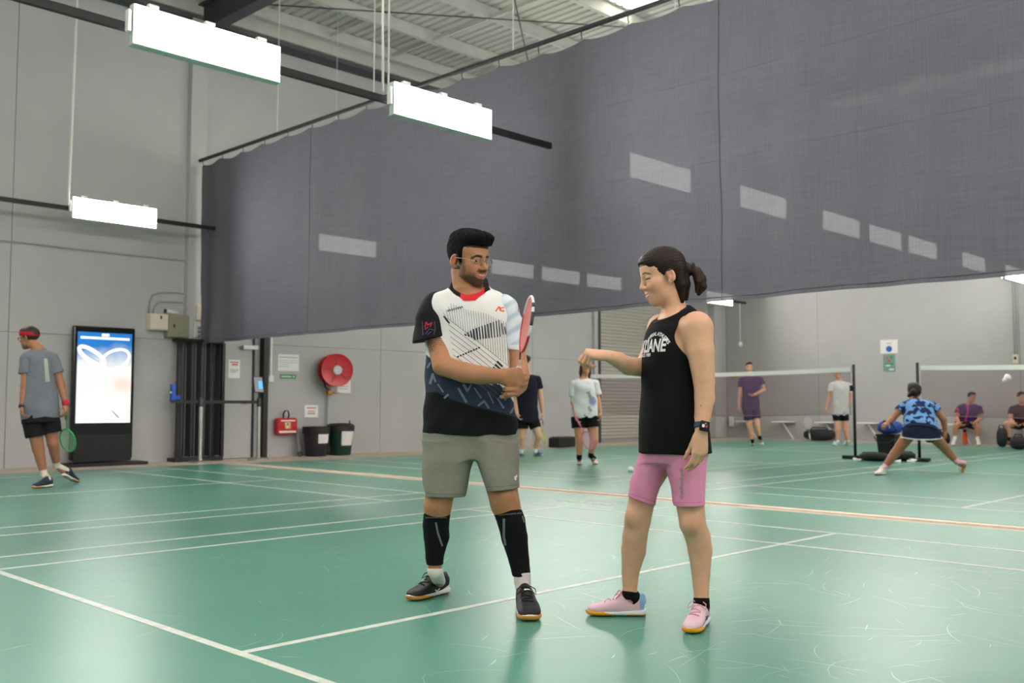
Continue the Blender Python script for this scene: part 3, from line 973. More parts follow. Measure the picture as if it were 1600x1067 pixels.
t, wd, hh = rsheet('court_notice', 1375.5, 531.5, 1403, 551.5, m_paper, 'white notice with a blue disc on the far wall', 'notice')
MB().lathe([(0.075, 0), (0.075, 0.003)], 24, Matrix.Translation((-0.0065, 0, -0.06)) @ Matrix.Rotation(PI/2, 4, 'Y')).build('disc', m_blue_print, t)
MB().box(-0.006, -0.004, -0.06, 0.06, 0.07, 0.085).build('print', m_red_print, t)
t, wd, hh = rsheet('poster', 1380, 554, 1399, 580.5, mat('teal_poster', (112, 150, 140), rough=0.6), 'green poster with red marks under the white notice', 'poster')
for (y_, z_, w_, h_, m_) in ((.05, .13, .05, .05, m_red_print), (.0, .06, .07, .06, m_red_print), (-.06, .14, .06, .06, m_green_sign), (.03, -.06, .11, .03, m_paper), (-.06, -.16, .12, .03, m_paper), (0.0, -.02, .2, .04, m_green_sign)):
    MB().box(-.0065, -.004, y_ - w_/2, y_ + w_/2, z_ - h_/2, z_ + h_/2).build('print', m_, t)
t, wd, hh = rsheet('wall_plate', 1142, 588, 1156, 602, mat('plate_grey', (172, 170, 164), rough=0.5), 'small grey plate with yellow top behind the player in purple', 'sign')
MB().box(-.0065, -.004, -wd*.5, wd*.5, hh*.3, hh*.5).build('print', mat('yellow_print', (196, 160, 90), rough=0.6), t)
sw_ = thing('far_switch', 'beige wall switch at the foot of two conduits near the right edge', 'switch', (X1 - 0.04, float(on_plane(1588, 562, 0, X1)[1]), float(on_plane(1588, 561, 0, X1)[2])))
MB().bbox(0, 0, 0, 0.07, 0.12, 0.20, 0.01).build('plate', m_cream, sw_)
MB().bbox(-0.04, 0, 0.02, 0.03, 0.05, 0.06, 0.008).build('knob', m_black, sw_)
for d_ in (-0.03, 0.03):
    MB().tube([(0.01, d_, 0.09), (0.01, d_, 2.6)], 0.014, 6).build('conduit', m_cond, sw_)

# fold-down wall seats
m_seat = mat('white_seat_plastic', (226, 225, 220), rough=0.4)
WS = thing('folding_stool', 'x', 'stool', (X1, 0, 0), 0, 'fold-down stools along the far wall')
MB().bbox(-0.30, 0, 0.445, 0.46, 0.44, 0.035, 0.012).build('seat', m_seat, WS)
MB().tube([(-0.34, 0.0, 0.43), (-0.05, -0.16, -0.01)], 0.026, 8).build('strut', m_seat, WS)
MB().bbox(-0.03, 0, 0.43, 0.06, 0.40, 0.07, 0.01).build('wall_bracket', m_cond, WS)
seats = [(1166, 'white wall stool behind the player in purple'), (1223.5, 'white wall stool standing free between purple and white shirted players'),
         (1291, 'white wall stool above the black sports bag'), (1357.5, 'white wall stool between the net posts and the crouching player'),
         (1498, 'white wall stool under the seated man with pink stripes'), (1597, 'pale wall stool under the seated man at the right edge')]
for i, (px, lb) in enumerate(seats):
    o = WS if i == 0 else copy_tree(WS)
    o.location = (X1 - 0.0, float(on_plane(px, 660, 0, X1 - 0.3)[1]), 0); o['label'] = lb
fs = thing('folding_stool', 'white wall stool folded upright near the room corner', 'stool', (X1, float(on_plane(1144, 660, 0, X1 - .06)[1]), 0))
MB().bbox(-0.10, 0, 0.44, 0.05, 0.13, 0.30, 0.012).build('seat', m_seat, fs)
MB().bbox(-0.035, 0, 0.42, 0.07, 0.12, 0.07, 0.01).build('wall_bracket', m_cond, fs)


# nets and posts
m_tape = mat('net_tape', (232, 232, 228), rough=0.6)
m_net = bpy.data.materials.new('net_mesh'); m_net.use_nodes = True; m_net.blend_method = 'BLEND' if hasattr(m_net, 'blend_method') else 'BLEND'
n = NT(m_net)
n.b.inputs['Base Color'].default_value = (*lin((126, 92, 104)), 1); n.b.inputs['Roughness'].default_value = 0.9
tr = n.n('ShaderNodeBsdfTransparent'); ms = n.n('ShaderNodeMixShader'); ms.inputs[0].default_value = 0.60
n.link(n.b.outputs[0], ms.inputs[1]); n.link(tr.outputs[0], ms.inputs[2]); n.link(ms.outputs[0], n.nt.nodes['Material Output'].inputs['Surface'])
NX = 13.95


def net(y0, y1, label, posts):
    t = thing('badminton_net', label, 'net', (NX, 0, 0))
    N_ = 24
    up, dn = [], []
    for i in range(N_ + 1):
        u = i/N_; y_ = y0 + (y1 - y0)*u
        up.append((0, y_, 1.53 - 0.028*4*u*(1 - u)*1.4)); dn.append((0.01*math.sin(u*9), y_, 0.74 - 0.05*math.sin(u*PI)))
    mb = MB(); tp = MB()
    for i in range(N_):
        mb.quad(np.array(dn[i]), np.array(dn[i + 1]), np.array(up[i + 1]), np.array(up[i]))
        a_, b_ = np.array(up[i]), np.array(up[i + 1])
        tp.quad(a_ + [-0.004, 0, -.07], b_ + [-0.004, 0, -.07], b_ + [-0.004, 0, .004], a_ + [-0.004, 0, .004])
        tp.quad(a_ + [0.004, 0, -.07], b_ + [0.004, 0, -.07], b_ + [0.004, 0, .004], a_ + [0.004, 0, .004])
    mb.build('mesh_panel', m_net, t, fix=False)
    tp.build('top_tape', m_tape, t, fix=False)
    MB().tube(dn, 0.006, 5).build('bottom_cord', mat('net_cord', (120, 100, 106), rough=0.8), t)


def post(y, label):
    t = thing('net_post', label, 'post', (NX, y, 0), 0, 'net posts')
    MB().tube([(0, 0, 0.02), (0, 0, 1.56)], 0.024, 12).build('pole', m_black, t, True)
    MB().bbox(0.05, 0, 0.025, 0.42, 0.16, 0.05, 0.01).build('base', m_black, t)
    MB().bbox(-0.10, 0, 0.03, 0.05, 0.36, 0.06, 0.01).build('base_foot', m_black, t)
    MB().bbox(-0.03, 0.03, 1.18, 0.05, 0.05, 0.10, 0.01).build('cleat', m_black, t)
    MB().lathe([(0.022, 0.0), (0.028, 0.02), (0.02, 0.03)], 10, Matrix.Translation((0, 0, 1.55))).build('cap', m_black, t)


net(4.22, 10.25, 'long net across the far court behind the woman in black', 0)
net(3.05, -3.1, 'net with white tape behind the crouching player', 0)
post(4.17, 'black net post left of the equipment bucket')
post(3.10, 'black net post behind the crouching player')


def blob(name, cx, cy, cz, rx, ry, rz, m, parent, nz=0.0, flat=True, seed=0, sub=3):
    bm = bmesh.new(); bmesh.ops.create_icosphere(bm, subdivisions=sub, radius=1)
    for v in bm.verts:
        c_ = v.co
        e = 0.72
        q = Vector([math.copysign(abs(a_)**e, a_) for a_ in c_])
        k_ = 1 + nz*math.sin(5*c_.x + seed)*math.cos(4*c_.y + seed*2) + nz*0.5*math.sin(11*c_.z + 7*c_.x + seed)
        v.co = Vector((q.x*rx*k_, q.y*ry*k_, max(q.z*rz*k_, -rz) if flat else q.z*rz*k_))
    mb = MB(); mb.addbm(bm, Matrix.Translation((cx, cy, cz)))
    return mb.build(name, m, parent, True)


m_nylon = mat('black_nylon', (24, 24, 28), rough=0.6, var=0.1, scale=12)
m_bluebag = mat('blue_nylon', (36, 74, 168), rough=0.5, var=0.1, scale=12)


def bag(px, py, dpx, size, m, label, strap=True, seed=1, rz=0.0):
    gpt = on_plane(px, py, 2, 0.0)
    t = thing('sports_bag', label, 'bag', (gpt[0], gpt[1], 0), rz, 'bags in the far hall')
    L, W_, H_ = size
    blob('body', 0, 0, H_/2, W_/2, L/2, H_/2, m, t, 0.04, True, seed)
    if strap:
        MB().tube([(-W_*.1, -L*.28, H_*.9), (-W_*.1, -L*.2, H_*1.15), (-W_*.1, L*.2, H_*1.15), (-W_*.1, L*.28, H_*.9)], 0.014, 6).build('strap', m_black, t, True)
    MB().tube([(0, -L*.42, H_*.93), (0, 0, H_*1.0), (0, L*.42, H_*.93)], 0.008, 5).build('zip', m_darkgrey, t)
    return t


bag(1281, 688, 0, (0.85, 0.40, 0.28), m_nylon, 'black sports bag on the floor left of the player in white')
bag(1366, 720, 0, (0.46, 0.35, 0.14), m_nylon, 'flat black bag under the bucket, left side', False, 2)
bag(1409, 720, 0, (0.40, 0.35, 0.16), m_nylon, 'flat black bag right of the bucket', False, 3)
bag(1473, 695.5, 0, (0.30, 0.30, 0.30), m_nylon, 'dark bag beside the left foot of the seated man', True, 4)
bag(1566, 698, 0, (0.20, 0.24, 0.40), m_nylon, 'upright black bag between the two seated men', True, 5)
bag(1592, 702, 0, (0.30, 0.26, 0.26), m_nylon, 'dark bag at the right edge by the seated man', True, 6)
gpt = on_plane(1383, 716, 2, 0.0)
bk = thing('bucket', 'black square shuttle bucket standing between the two net posts', 'bucket', (gpt[0] + 0.25, gpt[1] + 0.05, 0))
MB().lathe([(0.16, 0.0), (0.175, 0.02), (0.215, 0.37), (0.235, 0.38), (0.235, 0.40), (0.20, 0.40), (0.19, 0.30)], 4, Matrix.Rotation(0.9, 4, 'Z')).build('tub', m_nylon, bk)
MB().tube([(-0.1, -0.2, 0.36), (-0.20, -0.1, 0.26), (-0.20, 0.1, 0.26), (-0.1, 0.2, 0.36)], 0.01, 6).build('handle', m_black, bk)
bb_ = thing('blue_kit_bag', 'blue bag resting on top of the black bucket', 'bag', (gpt[0] + 0.25, gpt[1] + 0.02, 0.415))
blob('body', 0, 0, 0.10, 0.17, 0.20, 0.11, m_bluebag, bb_, 0.07, True, 3)
MB().tube([(-0.12, -0.17, 0.05), (-0.16, -0.1, 0.19), (-0.1, 0.05, 0.215), (0, 0.16, 0.15)], 0.014, 6).build('strap', m_black, bb_, True)
sb_ = thing('white_cap_bottle', 'white cap of a bottle on top of the blue bag', 'bottle', (gpt[0] + 0.25, gpt[1] - 0.04, 0.635))
MB().lathe([(0.05, 0.0), (0.055, 0.02), (0.055, 0.06), (0.04, 0.09), (0.02, 0.10)], 14).build('cap', m_white, sb_, True)

# shuttlecocks
m_cork = mat('cork_white', (236, 234, 226), rough=0.6)
m_feather = mat('feather_white', (238, 238, 234), rough=0.7)
SHT = thing('shuttlecock', 'x', 'shuttlecock', (0, 0, 0), 0, 'white shuttlecocks')
MB().lathe([(0.001, -0.014), (0.010, -0.011), (0.0135, 0.0), (0.0135, 0.014), (0.001, 0.015)], 12).build('cork', m_cork, SHT, True)
for k_ in range(14):
    a_ = 2*PI*k_/14
    def pt(r, z, da):
        return (r*math.cos(a_ + da), r*math.sin(a_ + da), z)
    MB().quad(pt(.012, .012, -.05), pt(.012, .012, .05), pt(.033, .075, .27), pt(.033, .075, -.20)).build('feather', m_feather, SHT, fix=False)
shs = [((1344, 721.5), 0, 'shuttlecock on the floor at the foot of the left net post'), ((1419, 723.5), 0, 'shuttlecock on the floor left of the right post base'),
       ((1396, 724), 0, 'shuttlecock on the floor in front of the black bags'), ((1431, 722), 0, 'shuttlecock lying against the right post base')]
first = True
for (q, z_, lb) in shs:
    o = SHT if first else copy_tree(SHT); first = False
    gp = on_plane(q[0], q[1], 2, 0.0)
    o.location = (gp[0], gp[1], 0.033); o.rotation_euler = (1.15 + PI/2*0.35, 0.0, random.uniform(0, 6)); o['label'] = lb
    o.scale = (1.35,)*3
o = copy_tree(SHT); gp = on_plane(1568, 594, 0, 12.6); o.location = tuple(gp); o.rotation_euler = (0.5, 1.1, 0.3); o['label'] = 'shuttlecock flying in front of the right net'; o.scale = (1.5,)*3
o = copy_tree(SHT); gp = on_plane(983, 738, 2, 0.0); o.location = (gp[0], gp[1], 0.033); o.rotation_euler = (1.6, 0.0, 2.0); o['label'] = 'shuttlecock on the floor just left of the woman in pink shorts'

# orange bottle
gp = on_plane(1508, 694, 2, 0.0)
ob = thing('drink_bottle', 'orange drink bottle on the floor between the seated man\'s feet', 'bottle', (gp[0], gp[1], 0))
MB().lathe([(0.05, 0.0), (0.055, 0.02), (0.055, 0.22), (0.035, 0.27), (0.03, 0.28)], 16).build('flask', mat('orange_metal', (232, 98, 44), rough=0.35), ob, 'auto')
MB().lathe([(0.034, 0.275), (0.034, 0.33), (0.02, 0.345)], 14).build('cap', m_black, ob, 'auto')
# ------------------------------------------------------------------ figure modelling: smooth-union solids -> one skin
XR = np.array([math.sin(YAW), -math.cos(YAW), 0.0])
YF = np.array([math.cos(YAW), math.sin(YAW), 0.0])


def V3(*a):
    return np.array(a, float)


def nrm(v):
    v = np.asarray(v, float); return v/(np.linalg.norm(v) + 1e-12)


class Frame:
    """a figure's own frame: x across, y away from the viewer, z up, origin on the floor"""
    def __init__(s, gx, gy):
        s.o = V3(gx, gy, 0.0)
        c = CAM - s.o
        s.c = V3(c @ XR, c @ YF, c[2])

    def __call__(s, px, py, dy=0.0):
        d = ray(px, py); d = V3(d @ XR, d @ YF, d[2])
        return s.c + d*((dy - s.c[1])/d[1])

    def ground(s, px, py, z=0.0):
        d = ray(px, py); d = V3(d @ XR, d @ YF, d[2])
        return s.c + d*((z - s.c[2])/d[2])

    def m(s, px, dy=0.0):
        return px*(dy - s.c[1])/FPX


def smooth_table(st, n=160):
    st = np.array(sorted(st, key=lambda r: r[0]), float)
    z = st[:, 0]; t = np.linspace(z[0], z[-1], n)
    out = [t]
    for c in range(1, st.shape[1]):
        y = st[:, c]
        h = np.diff(z); dl = np.diff(y)/h
        m = np.zeros(len(z)); m[0] = dl[0]; m[-1] = dl[-1]
        for i in range(1, len(z) - 1):
            m[i] = 0.0 if dl[i - 1]*dl[i] <= 0 else 2*dl[i - 1]*dl[i]/(dl[i - 1] + dl[i])
        i = np.clip(np.searchsorted(z, t) - 1, 0, len(z) - 2)
        u = (t - z[i])/h[i]
        out.append((2*u**3 - 3*u**2 + 1)*y[i] + (u**3 - 2*u**2 + u)*h[i]*m[i] + (-2*u**3 + 3*u**2)*y[i + 1] + (u**3 - u**2)*h[i]*m[i + 1])
    return np.array(out)


class Sdf:
    def __init__(s):
        s.ops = []; s.post = []

    # --- primitives
    def cone(s, a, b, ra, rb=None, k=0.02, mode='u'):
        a = np.asarray(a, np.float32); b = np.asarray(b, np.float32); rb = ra if rb is None else rb
        r = max(ra, rb)
        lo = np.minimum(a, b) - r; hi = np.maximum(a, b) + r
        ba = b - a; bb = float(ba @ ba) + 1e-12

        def d(X, Y, Z):
            x, y, z = X - a[0], Y - a[1], Z - a[2]
            h = np.clip((x*ba[0] + y*ba[1] + z*ba[2])/bb, 0, 1)
            return np.sqrt((x - ba[0]*h)**2 + (y - ba[1]*h)**2 + (z - ba[2]*h)**2) - (ra + (rb - ra)*h)
        s.ops.append((mode, d, lo, hi, k)); return s

    def chain(s, pts, rs, k=0.02):
        for i in range(len(pts) - 1):
            s.cone(pts[i], pts[i + 1], rs[i], rs[i + 1], k if i == 0 else min(k, 0.005))
        return s

    def ell(s, c, r, R=None, k=0.02, mode='u'):
        c = np.asarray(c, np.float32); r = np.asarray(r, np.float32)
        R = np.eye(3) if R is None else np.asarray(R, float)
        ext = np.sqrt(((R*r[None, :])**2).sum(1))
        R32 = R.astype(np.float32)

        def d(X, Y, Z):
            x, y, z = X - c[0], Y - c[1], Z - c[2]
            p = [R32[0, i]*x + R32[1, i]*y + R32[2, i]*z for i in range(3)]
            k0 = np.sqrt((p[0]/r[0])**2 + (p[1]/r[1])**2 + (p[2]/r[2])**2)
            k1 = np.sqrt((p[0]/r[0]**2)**2 + (p[1]/r[1]**2)**2 + (p[2]/r[2]**2)**2) + 1e-6
            return k0*(k0 - 1)/k1
        s.ops.append((mode, d, c - ext, c + ext, k)); return s

    def loft(s, st, o=(0, 0, 0), R=None, k=0.02, n=2.0, mode='u'):
        """stations (t, cx, cy, rx, ry) along the frame's z axis"""
        T = smooth_table(st); o = np.asarray(o, np.float32)
        R = np.eye(3) if R is None else np.asarray(R, float)
        R32 = R.astype(np.float32)
        pts = []
        for i in range(0, T.shape[1], 8):
            t, cx, cy, rx, ry = T[:, i]
            for sx in (-1, 1):
                for sy in (-1, 1):
                    pts.append(R @ np.array([cx + sx*rx, cy + sy*ry, t]) + o)
        t, cx, cy, rx, ry = T[:, -1]
        for sx in (-1, 1):
            for sy in (-1, 1):
                pts.append(R @ np.array([cx + sx*rx, cy + sy*ry, t]) + o)
        pts = np.array(pts)

        def d(X, Y, Z):
            x, y, z = X - o[0], Y - o[1], Z - o[2]
            p = [R32[0, i]*x + R32[1, i]*y + R32[2, i]*z for i in range(3)]
            sh = p[2].shape; zz = p[2].ravel()
            g = [np.interp(zz, T[0], T[j]).reshape(sh).astype(np.float32) for j in range(1, 5)]
            u, v = np.abs(p[0] - g[0])/g[2], np.abs(p[1] - g[1])/g[3]
            if n == 2.0:
                k0 = np.sqrt(u*u + v*v); k1 = np.sqrt((u/g[2])**2 + (v/g[3])**2) + 1e-6
                dd = k0*(k0 - 1)/k1
            else:
                k0 = (u**n + v**n)**(1.0/n) + 1e-9
                gx = (u/k0)**(n - 1)/g[2]; gy = (v/k0)**(n - 1)/g[3]
                dd = (k0 - 1)/np.sqrt(gx*gx + gy*gy + 1e-9)
            return np.maximum(dd, np.maximum(T[0, 0] - p[2], p[2] - T[0, -1]))
        s.ops.append((mode, d, pts.min(0), pts.max(0), k)); return s

    def cut(s, p, nv):
        """keep the side against nv"""
        p = np.asarray(p, float); nv = nrm(nv)
        s.post.append(lambda X, Y, Z, D: np.maximum(D, (X - p[0])*nv[0] + (Y - p[1])*nv[1] + (Z - p[2])*nv[2])); return s

    def fn(s, f):
        s.post.append(f); return s

    # --- extraction
    def mesh(s, h, zlo=None, zhi=None, smooth=1):
        us = [o for o in s.ops if o[0] == 'u']
        lo = np.min([o[2] for o in us], 0) - 3*h; hi = np.max([o[3] for o in us], 0) + 3*h
        if zlo is not None:
            lo[2] = max(lo[2], zlo)
        if zhi is not None:
            hi[2] = min(hi[2], zhi)
        N = np.maximum(np.ceil((hi - lo)/h).astype(int) + 1, 4)
        ax = [(lo[i] + h*np.arange(N[i])).astype(np.float32) for i in range(3)]
        D = np.full(N, 1.0, np.float32)
        for mode, d, a, b, k in s.ops:
            pad = k + 2.5*h
            i0 = np.maximum(np.floor((a - pad - lo)/h).astype(int), 0); i1 = np.minimum(np.ceil((b + pad - lo)/h).astype(int) + 1, N)
            if np.any(i1 <= i0):
                continue
            sl = tuple(slice(i0[j], i1[j]) for j in range(3))
            v = d(ax[0][sl[0]][:, None, None], ax[1][sl[1]][None, :, None], ax[2][sl[2]][None, None, :]).astype(np.float32)
            S = D[sl]
            if mode == 'u':
                hh = np.clip(0.5 + 0.5*(S - v)/k, 0, 1)
                D[sl] = S*(1 - hh) + v*hh - k*hh*(1 - hh)
            else:
                v = -v
                hh = np.clip(0.5 - 0.5*(S - v)/k, 0, 1)
                D[sl] = S*(1 - hh) + v*hh + k*hh*(1 - hh)
        if s.post:
            X, Y, Z = ax[0][:, None, None], ax[1][None, :, None], ax[2][None, None, :]
            for f in s.post:
                D = f(X, Y, Z, D).astype(np.float32)
        return surface_nets(D, lo, h, smooth)


def surface_nets(D, lo, h, smooth):
    S = D < 0
    c = np.zeros(tuple(n - 1 for n in D.shape), np.int8)
    for dx in (0, 1):
        for dy in (0, 1):
            for dz in (0, 1):
                c += S[dx:D.shape[0] - 1 + dx, dy:D.shape[1] - 1 + dy, dz:D.shape[2] - 1 + dz]
    I, J, K = np.nonzero((c > 0) & (c < 8))
    idx = np.full(c.shape, -1, np.int32); idx[I, J, K] = np.arange(len(I))
    acc = np.zeros((len(I), 3)); cnt = np.zeros(len(I))
    cor = [(a, b, e) for a in (0, 1) for b in (0, 1) for e in (0, 1)]
    vals = {q: D[I + q[0], J + q[1], K + q[2]] for q in cor}
    for q in cor:
        for axn in range(3):
            if q[axn] == 1:
                continue
            r = list(q); r[axn] = 1; r = tuple(r)
            a, b = vals[q], vals[r]
            msk = (a < 0) != (b < 0)
            t = np.where(msk, a/(a - b + 1e-20), 0)
            P = np.zeros((len(I), 3)); P += q; P[:, axn] += t
            acc[msk] += P[msk]; cnt[msk] += 1
    V = lo + h*(np.stack([I, J, K], 1) + acc/np.maximum(cnt, 1)[:, None])
    F = []
    for axn in range(3):
        sa = [slice(None)]*3; sb = [slice(None)]*3
        sa[axn] = slice(0, -1); sb[axn] = slice(1, None)
        ch = S[tuple(sa)] != S[tuple(sb)]
        o1, o2 = [i for i in range(3) if i != axn]
        ii = np.stack(np.nonzero(ch), 1)
        ok = (ii[:, o1] > 0) & (ii[:, o2] > 0) & (ii[:, o1] < c.shape[o1]) & (ii[:, o2] < c.shape[o2])
        ii = ii[ok]
        def cell(d1, d2):
            j = ii.copy(); j[:, o1] += d1; j[:, o2] += d2
            return idx[j[:, 0], j[:, 1], j[:, 2]]
        q = np.stack([cell(-1, -1), cell(0, -1), cell(0, 0), cell(-1, 0)], 1)
        ins = S[ii[:, 0], ii[:, 1], ii[:, 2]]
        flip = ins if axn != 1 else ~ins
        q[~flip] = q[~flip][:, ::-1]
        F.append(q)
    F = np.concatenate(F) if F else np.zeros((0, 4), int)
    F = F[(F >= 0).all(1)]
    for _ in range(smooth):
        A = np.zeros_like(V); n_ = np.zeros(len(V))
        for a, b in ((0, 1), (1, 2), (2, 3), (3, 0)):
            np.add.at(A, F[:, a], V[F[:, b]]); np.add.at(A, F[:, b], V[F[:, a]])
            np.add.at(n_, F[:, a], 1); np.add.at(n_, F[:, b], 1)
        V = np.where(n_[:, None] > 0, 0.45*V + 0.55*A/np.maximum(n_, 1)[:, None], V)
    return V, F


def merge(*vf):
    V, F, o = [], [], 0
    for v, f in vf:
        V.append(v); F.append(f + o); o += len(v)
    return np.concatenate(V), np.concatenate(F)


def skin_obj(name, VF, m, parent, colfn=None):
    V, F = VF
    me = bpy.data.meshes.new(name)
    me.vertices.add(len(V)); me.vertices.foreach_set('co', V.astype(np.float32).ravel())
    me.loops.add(len(F)*4); me.loops.foreach_set('vertex_index', F.astype(np.int32).ravel())
    me.polygons.add(len(F)); me.polygons.foreach_set('loop_start', np.arange(0, len(F)*4, 4, dtype=np.int32))
    me.update(calc_edges=True)
    me.polygons.foreach_set('use_smooth', np.ones(len(F), bool))
    if colfn is not None:
        c = np.ones((len(V), 4), np.float32); c[:, :3] = colfn(V)
        at = me.color_attributes.new('Col', 'FLOAT_COLOR', 'POINT'); at.data.foreach_set('color', c.ravel())
    me.materials.append(m)
    o = bpy.data.objects.new(name, me); C.objects.link(o); o.parent = parent
    return o


def vnoise(V, f, seed=0):
    a = V*f + seed*1.7
    return (np.sin(a[:, 0]*1.3 + 2*np.sin(a[:, 1]*0.9 + seed)) + np.sin(a[:, 1]*1.7 + 2*np.sin(a[:, 2]*1.1)) + np.sin(a[:, 2]*1.5 + 2*np.sin(a[:, 0]*1.2 + 1)))/3


def ss(e0, e1, x):
    t = np.clip((x - e0)/(e1 - e0), 0, 1); return t*t*(3 - 2*t)


# --- hand: palm, four fingers of unequal length with three bones each, thumb from the side of the palm
def hand(S, w, d, n, side, s=1.0, curl=((25, 30, 20),)*4, spread=6.0, thumb=(0.55, 0.75, 0.35), tcurl=(10, 20), k=0.007):
    d = nrm(d); n = nrm(np.asarray(n, float) - d*(np.asarray(n, float) @ d)); t = side*np.cross(d, n)
    w = np.asarray(w, float)
    lat = (0.029, 0.0095, -0.0095, -0.027); fwd = (0.086, 0.090, 0.085, 0.075)
    L = ((.043, .025, .021), (.047, .029, .022), (.043, .027, .021), (.034, .021, .019))
    r0 = (.0092, .0096, .0092, .0082)
    for i in range(4):
        kn = w + s*(d*fwd[i] + t*lat[i])
        S.cone(w + s*(d*0.012 + t*lat[i]*0.55), kn, 0.0150*s, 0.0118*s, 0.014*s)
        a = math.radians(spread*(1.5 - i)/1.5)
        dd = nrm(d*math.cos(a) + t*math.sin(a)); th = 0.0; p = kn
        for j in range(3):
            th += math.radians(curl[i][j])
            v = dd*math.cos(th) + n*math.sin(th)
            q = p + v*L[i][j]*s
            rr = r0[i]*s*(1 - 0.10*j)
            S.cone(p, q, rr, rr*0.92, k*s if j == 0 else 0.003)
            p = q
    S.ell(w + s*(d*0.05 + n*0.004), (0.034*s, 0.042*s, 0.016*s), np.stack([t, d, n], 1), 0.012)
    b = w + s*(d*0.022 + t*0.020 + n*0.006)
    v = nrm(d*thumb[0] + t*thumb[1] + n*thumb[2])
    m1 = b + v*0.040*s
    S.cone(b, m1, 0.0165*s, 0.0125*s, 0.014*s)
    ax = nrm(d*0.8 + n*0.6 - t*0.4)
    p = m1
    for j, (ln, rr) in enumerate(((.033, .0110), (.027, .0098))):
        a = math.radians(tcurl[j]); v = nrm(v*math.cos(a) + ax*math.sin(a))
        q = p + v*ln*s
        S.cone(p, q, rr*s, rr*0.9*s, 0.004); p = q
    return S


def head_frame(yaw, pitch, roll=0.0):
    """yaw: 0 looks at the viewer, + turns to image right; pitch + looks down"""
    f = V3(math.sin(yaw)*math.cos(pitch), -math.cos(yaw)*math.cos(pitch), -math.sin(pitch))
    r = nrm(np.cross(f, [0, 0, 1])); u = np.cross(r, f)
    r, u = math.cos(roll)*r + math.sin(roll)*u, -math.sin(roll)*r + math.cos(roll)*u
    return np.stack([r, f, u], 1)


def head(S, c, R, s=1.0, fem=False, smile=0.005, detail=True, full=1.0, ju=0.0):
    def P(x, y, z):
        return c + R @ (s*V3(x, y, z))

    def E(x, y, z, rx, ry, rz, k, mode='u', RR=None):
        S.ell(P(x, y, z), (rx*s, ry*s, rz*s), R if RR is None else R @ RR, k*s, mode)
    E(0, -.012, .048, .074, .094, .078, .02)
    E(0, .036, .046, .060, .050, .056, .03)
    E(0, .036, -.020, .055*full, .048, .060, .03)
    jw = .045 if fem else .051
    E(0, .028, -.068 + ju, jw*full, .052, .044, .03)
    E(0, .064, -.096 + ju, .019 if fem else .024, .018, .017, .028)
    for q in (-1, 1):
        E(q*.040, .052, -.014, .021*full, .021, .020, .022)
        E(q*.030, .066, -.034, .018, .016, .016, .02)
    if not detail:
        E(0, .094, -.012, .011, .018, .022, .015)
        for q in (-1, 1):
            E(q*.076, -.006, 0, .010, .018, .028, .01)
        return P
    br = .0075 if fem else .0105
    for q in (-1, 1):
        S.cone(P(0, .082, .026), P(q*.034, .074, .031), br*s, br*.8*s, .016*s)
        E(q*.0310, .100, .010, .0200, .0200, .0125, .012, 's')
        E(q*.0310, .0745, .0152, .0165, .0134, .0092, .005)
        E(q*.0310, .0740, .0005, .0160, .0115, .0065, .006)
    nl = .0 if not fem else -.004
    S.cone(P(0, .084, .018), P(0, .106 + nl, -.020), .0085*s, .0105*s, .010*s)
    E(0, .107 + nl, -.0245, .0125, .0115, .0095, .006)
    for q in (-1, 1):
        E(q*.0125, .097 + nl, -.0285, .0090, .0105, .0080, .005)
    E(0, .074, -.062 + ju, .027, .018, .022, .020)
    for q in (-1, 1):
        S.cone(P(0, .0925, -.0555 + ju), P(q*.023, .0800, -.0605 + smile + ju), .0056*s, .0030*s, .005*s)
        S.cone(P(0, .0905, -.0730 + ju), P(q*.020, .0800, -.0655 + smile + ju), .0066*s, .0030*s, .005*s)
        S.cone(P(0, .1000, -.0640 + ju), P(q*.022, .0880, -.0630 + smile + ju), .0026*s, .0018*s, .003*s, 's')
        ER = np.array(Matrix.Rotation(q*0.35, 3, 'Z') @ Matrix.Rotation(-0.2, 3, 'X'))
        E(q*.077, -.010, .002, .0085, .0185, .0300, .006, 'u', ER)
        E(q*.0865, -.006, .006, .0065, .0110, .0180, .004, 's', ER)
        E(q*.074, .000, -.024, .0065, .0080, .0105, .005)
    return P


def to_head(V, c, R, s):
    return ((V - c) @ R)/s


m_skin = mat('skin', attr=True, rough=0.48, spec=0.35)
MATS['skin'].node_tree.nodes['Principled BSDF'].inputs['Subsurface Weight'].default_value = 0.06
MATS['skin'].node_tree.nodes['Principled BSDF'].inputs['Subsurface Radius'].default_value = (0.02, 0.008, 0.004)
MATS['skin'].node_tree.nodes['Principled BSDF'].inputs['Subsurface Scale'].default_value = 0.5
m_hair = mat('hair', attr=True, rough=0.55, spec=0.22)
m_cloth = mat('cloth', attr=True, rough=0.85, spec=0.2, bump=0.06, bscale=400)
m_shoe = mat('shoe_upper', attr=True, rough=0.5, spec=0.35)


def eyes(parent, c, R, s, gaze=(0, 0), closed=False):
    for q in (-1, 1):
        e = c + R @ (s*V3(q*.031, .0725, .0085))
        S = Sdf(); S.ell(e, (.0135*s, .0135*s, .0105*s), R, 0.002)
        V, F = S.mesh(0.0016, smooth=1)

        def col(V):
            L = to_head(V, e, R, s)
            dd = np.hypot(L[:, 0] - gaze[0], L[:, 2] - gaze[1])
            o = np.tile(np.array(lin((205, 198, 192))), (len(V), 1))
            o[dd < .0062] = lin((48, 30, 22)); o[dd < .003] = lin((10, 8, 8))
            o[L[:, 2] > .0062] = lin((30, 20, 18))
            return o
        skin_obj('eye', (V, F), mat('eye_gloss', attr=True, rough=0.15), parent, col)


# --- projecting flat prints on to a garment
def bvh_of(o):
    me = o.data
    return BVHTree.FromPolygons([v.co for v in me.vertices], [tuple(p.vertices) for p in me.polygons])


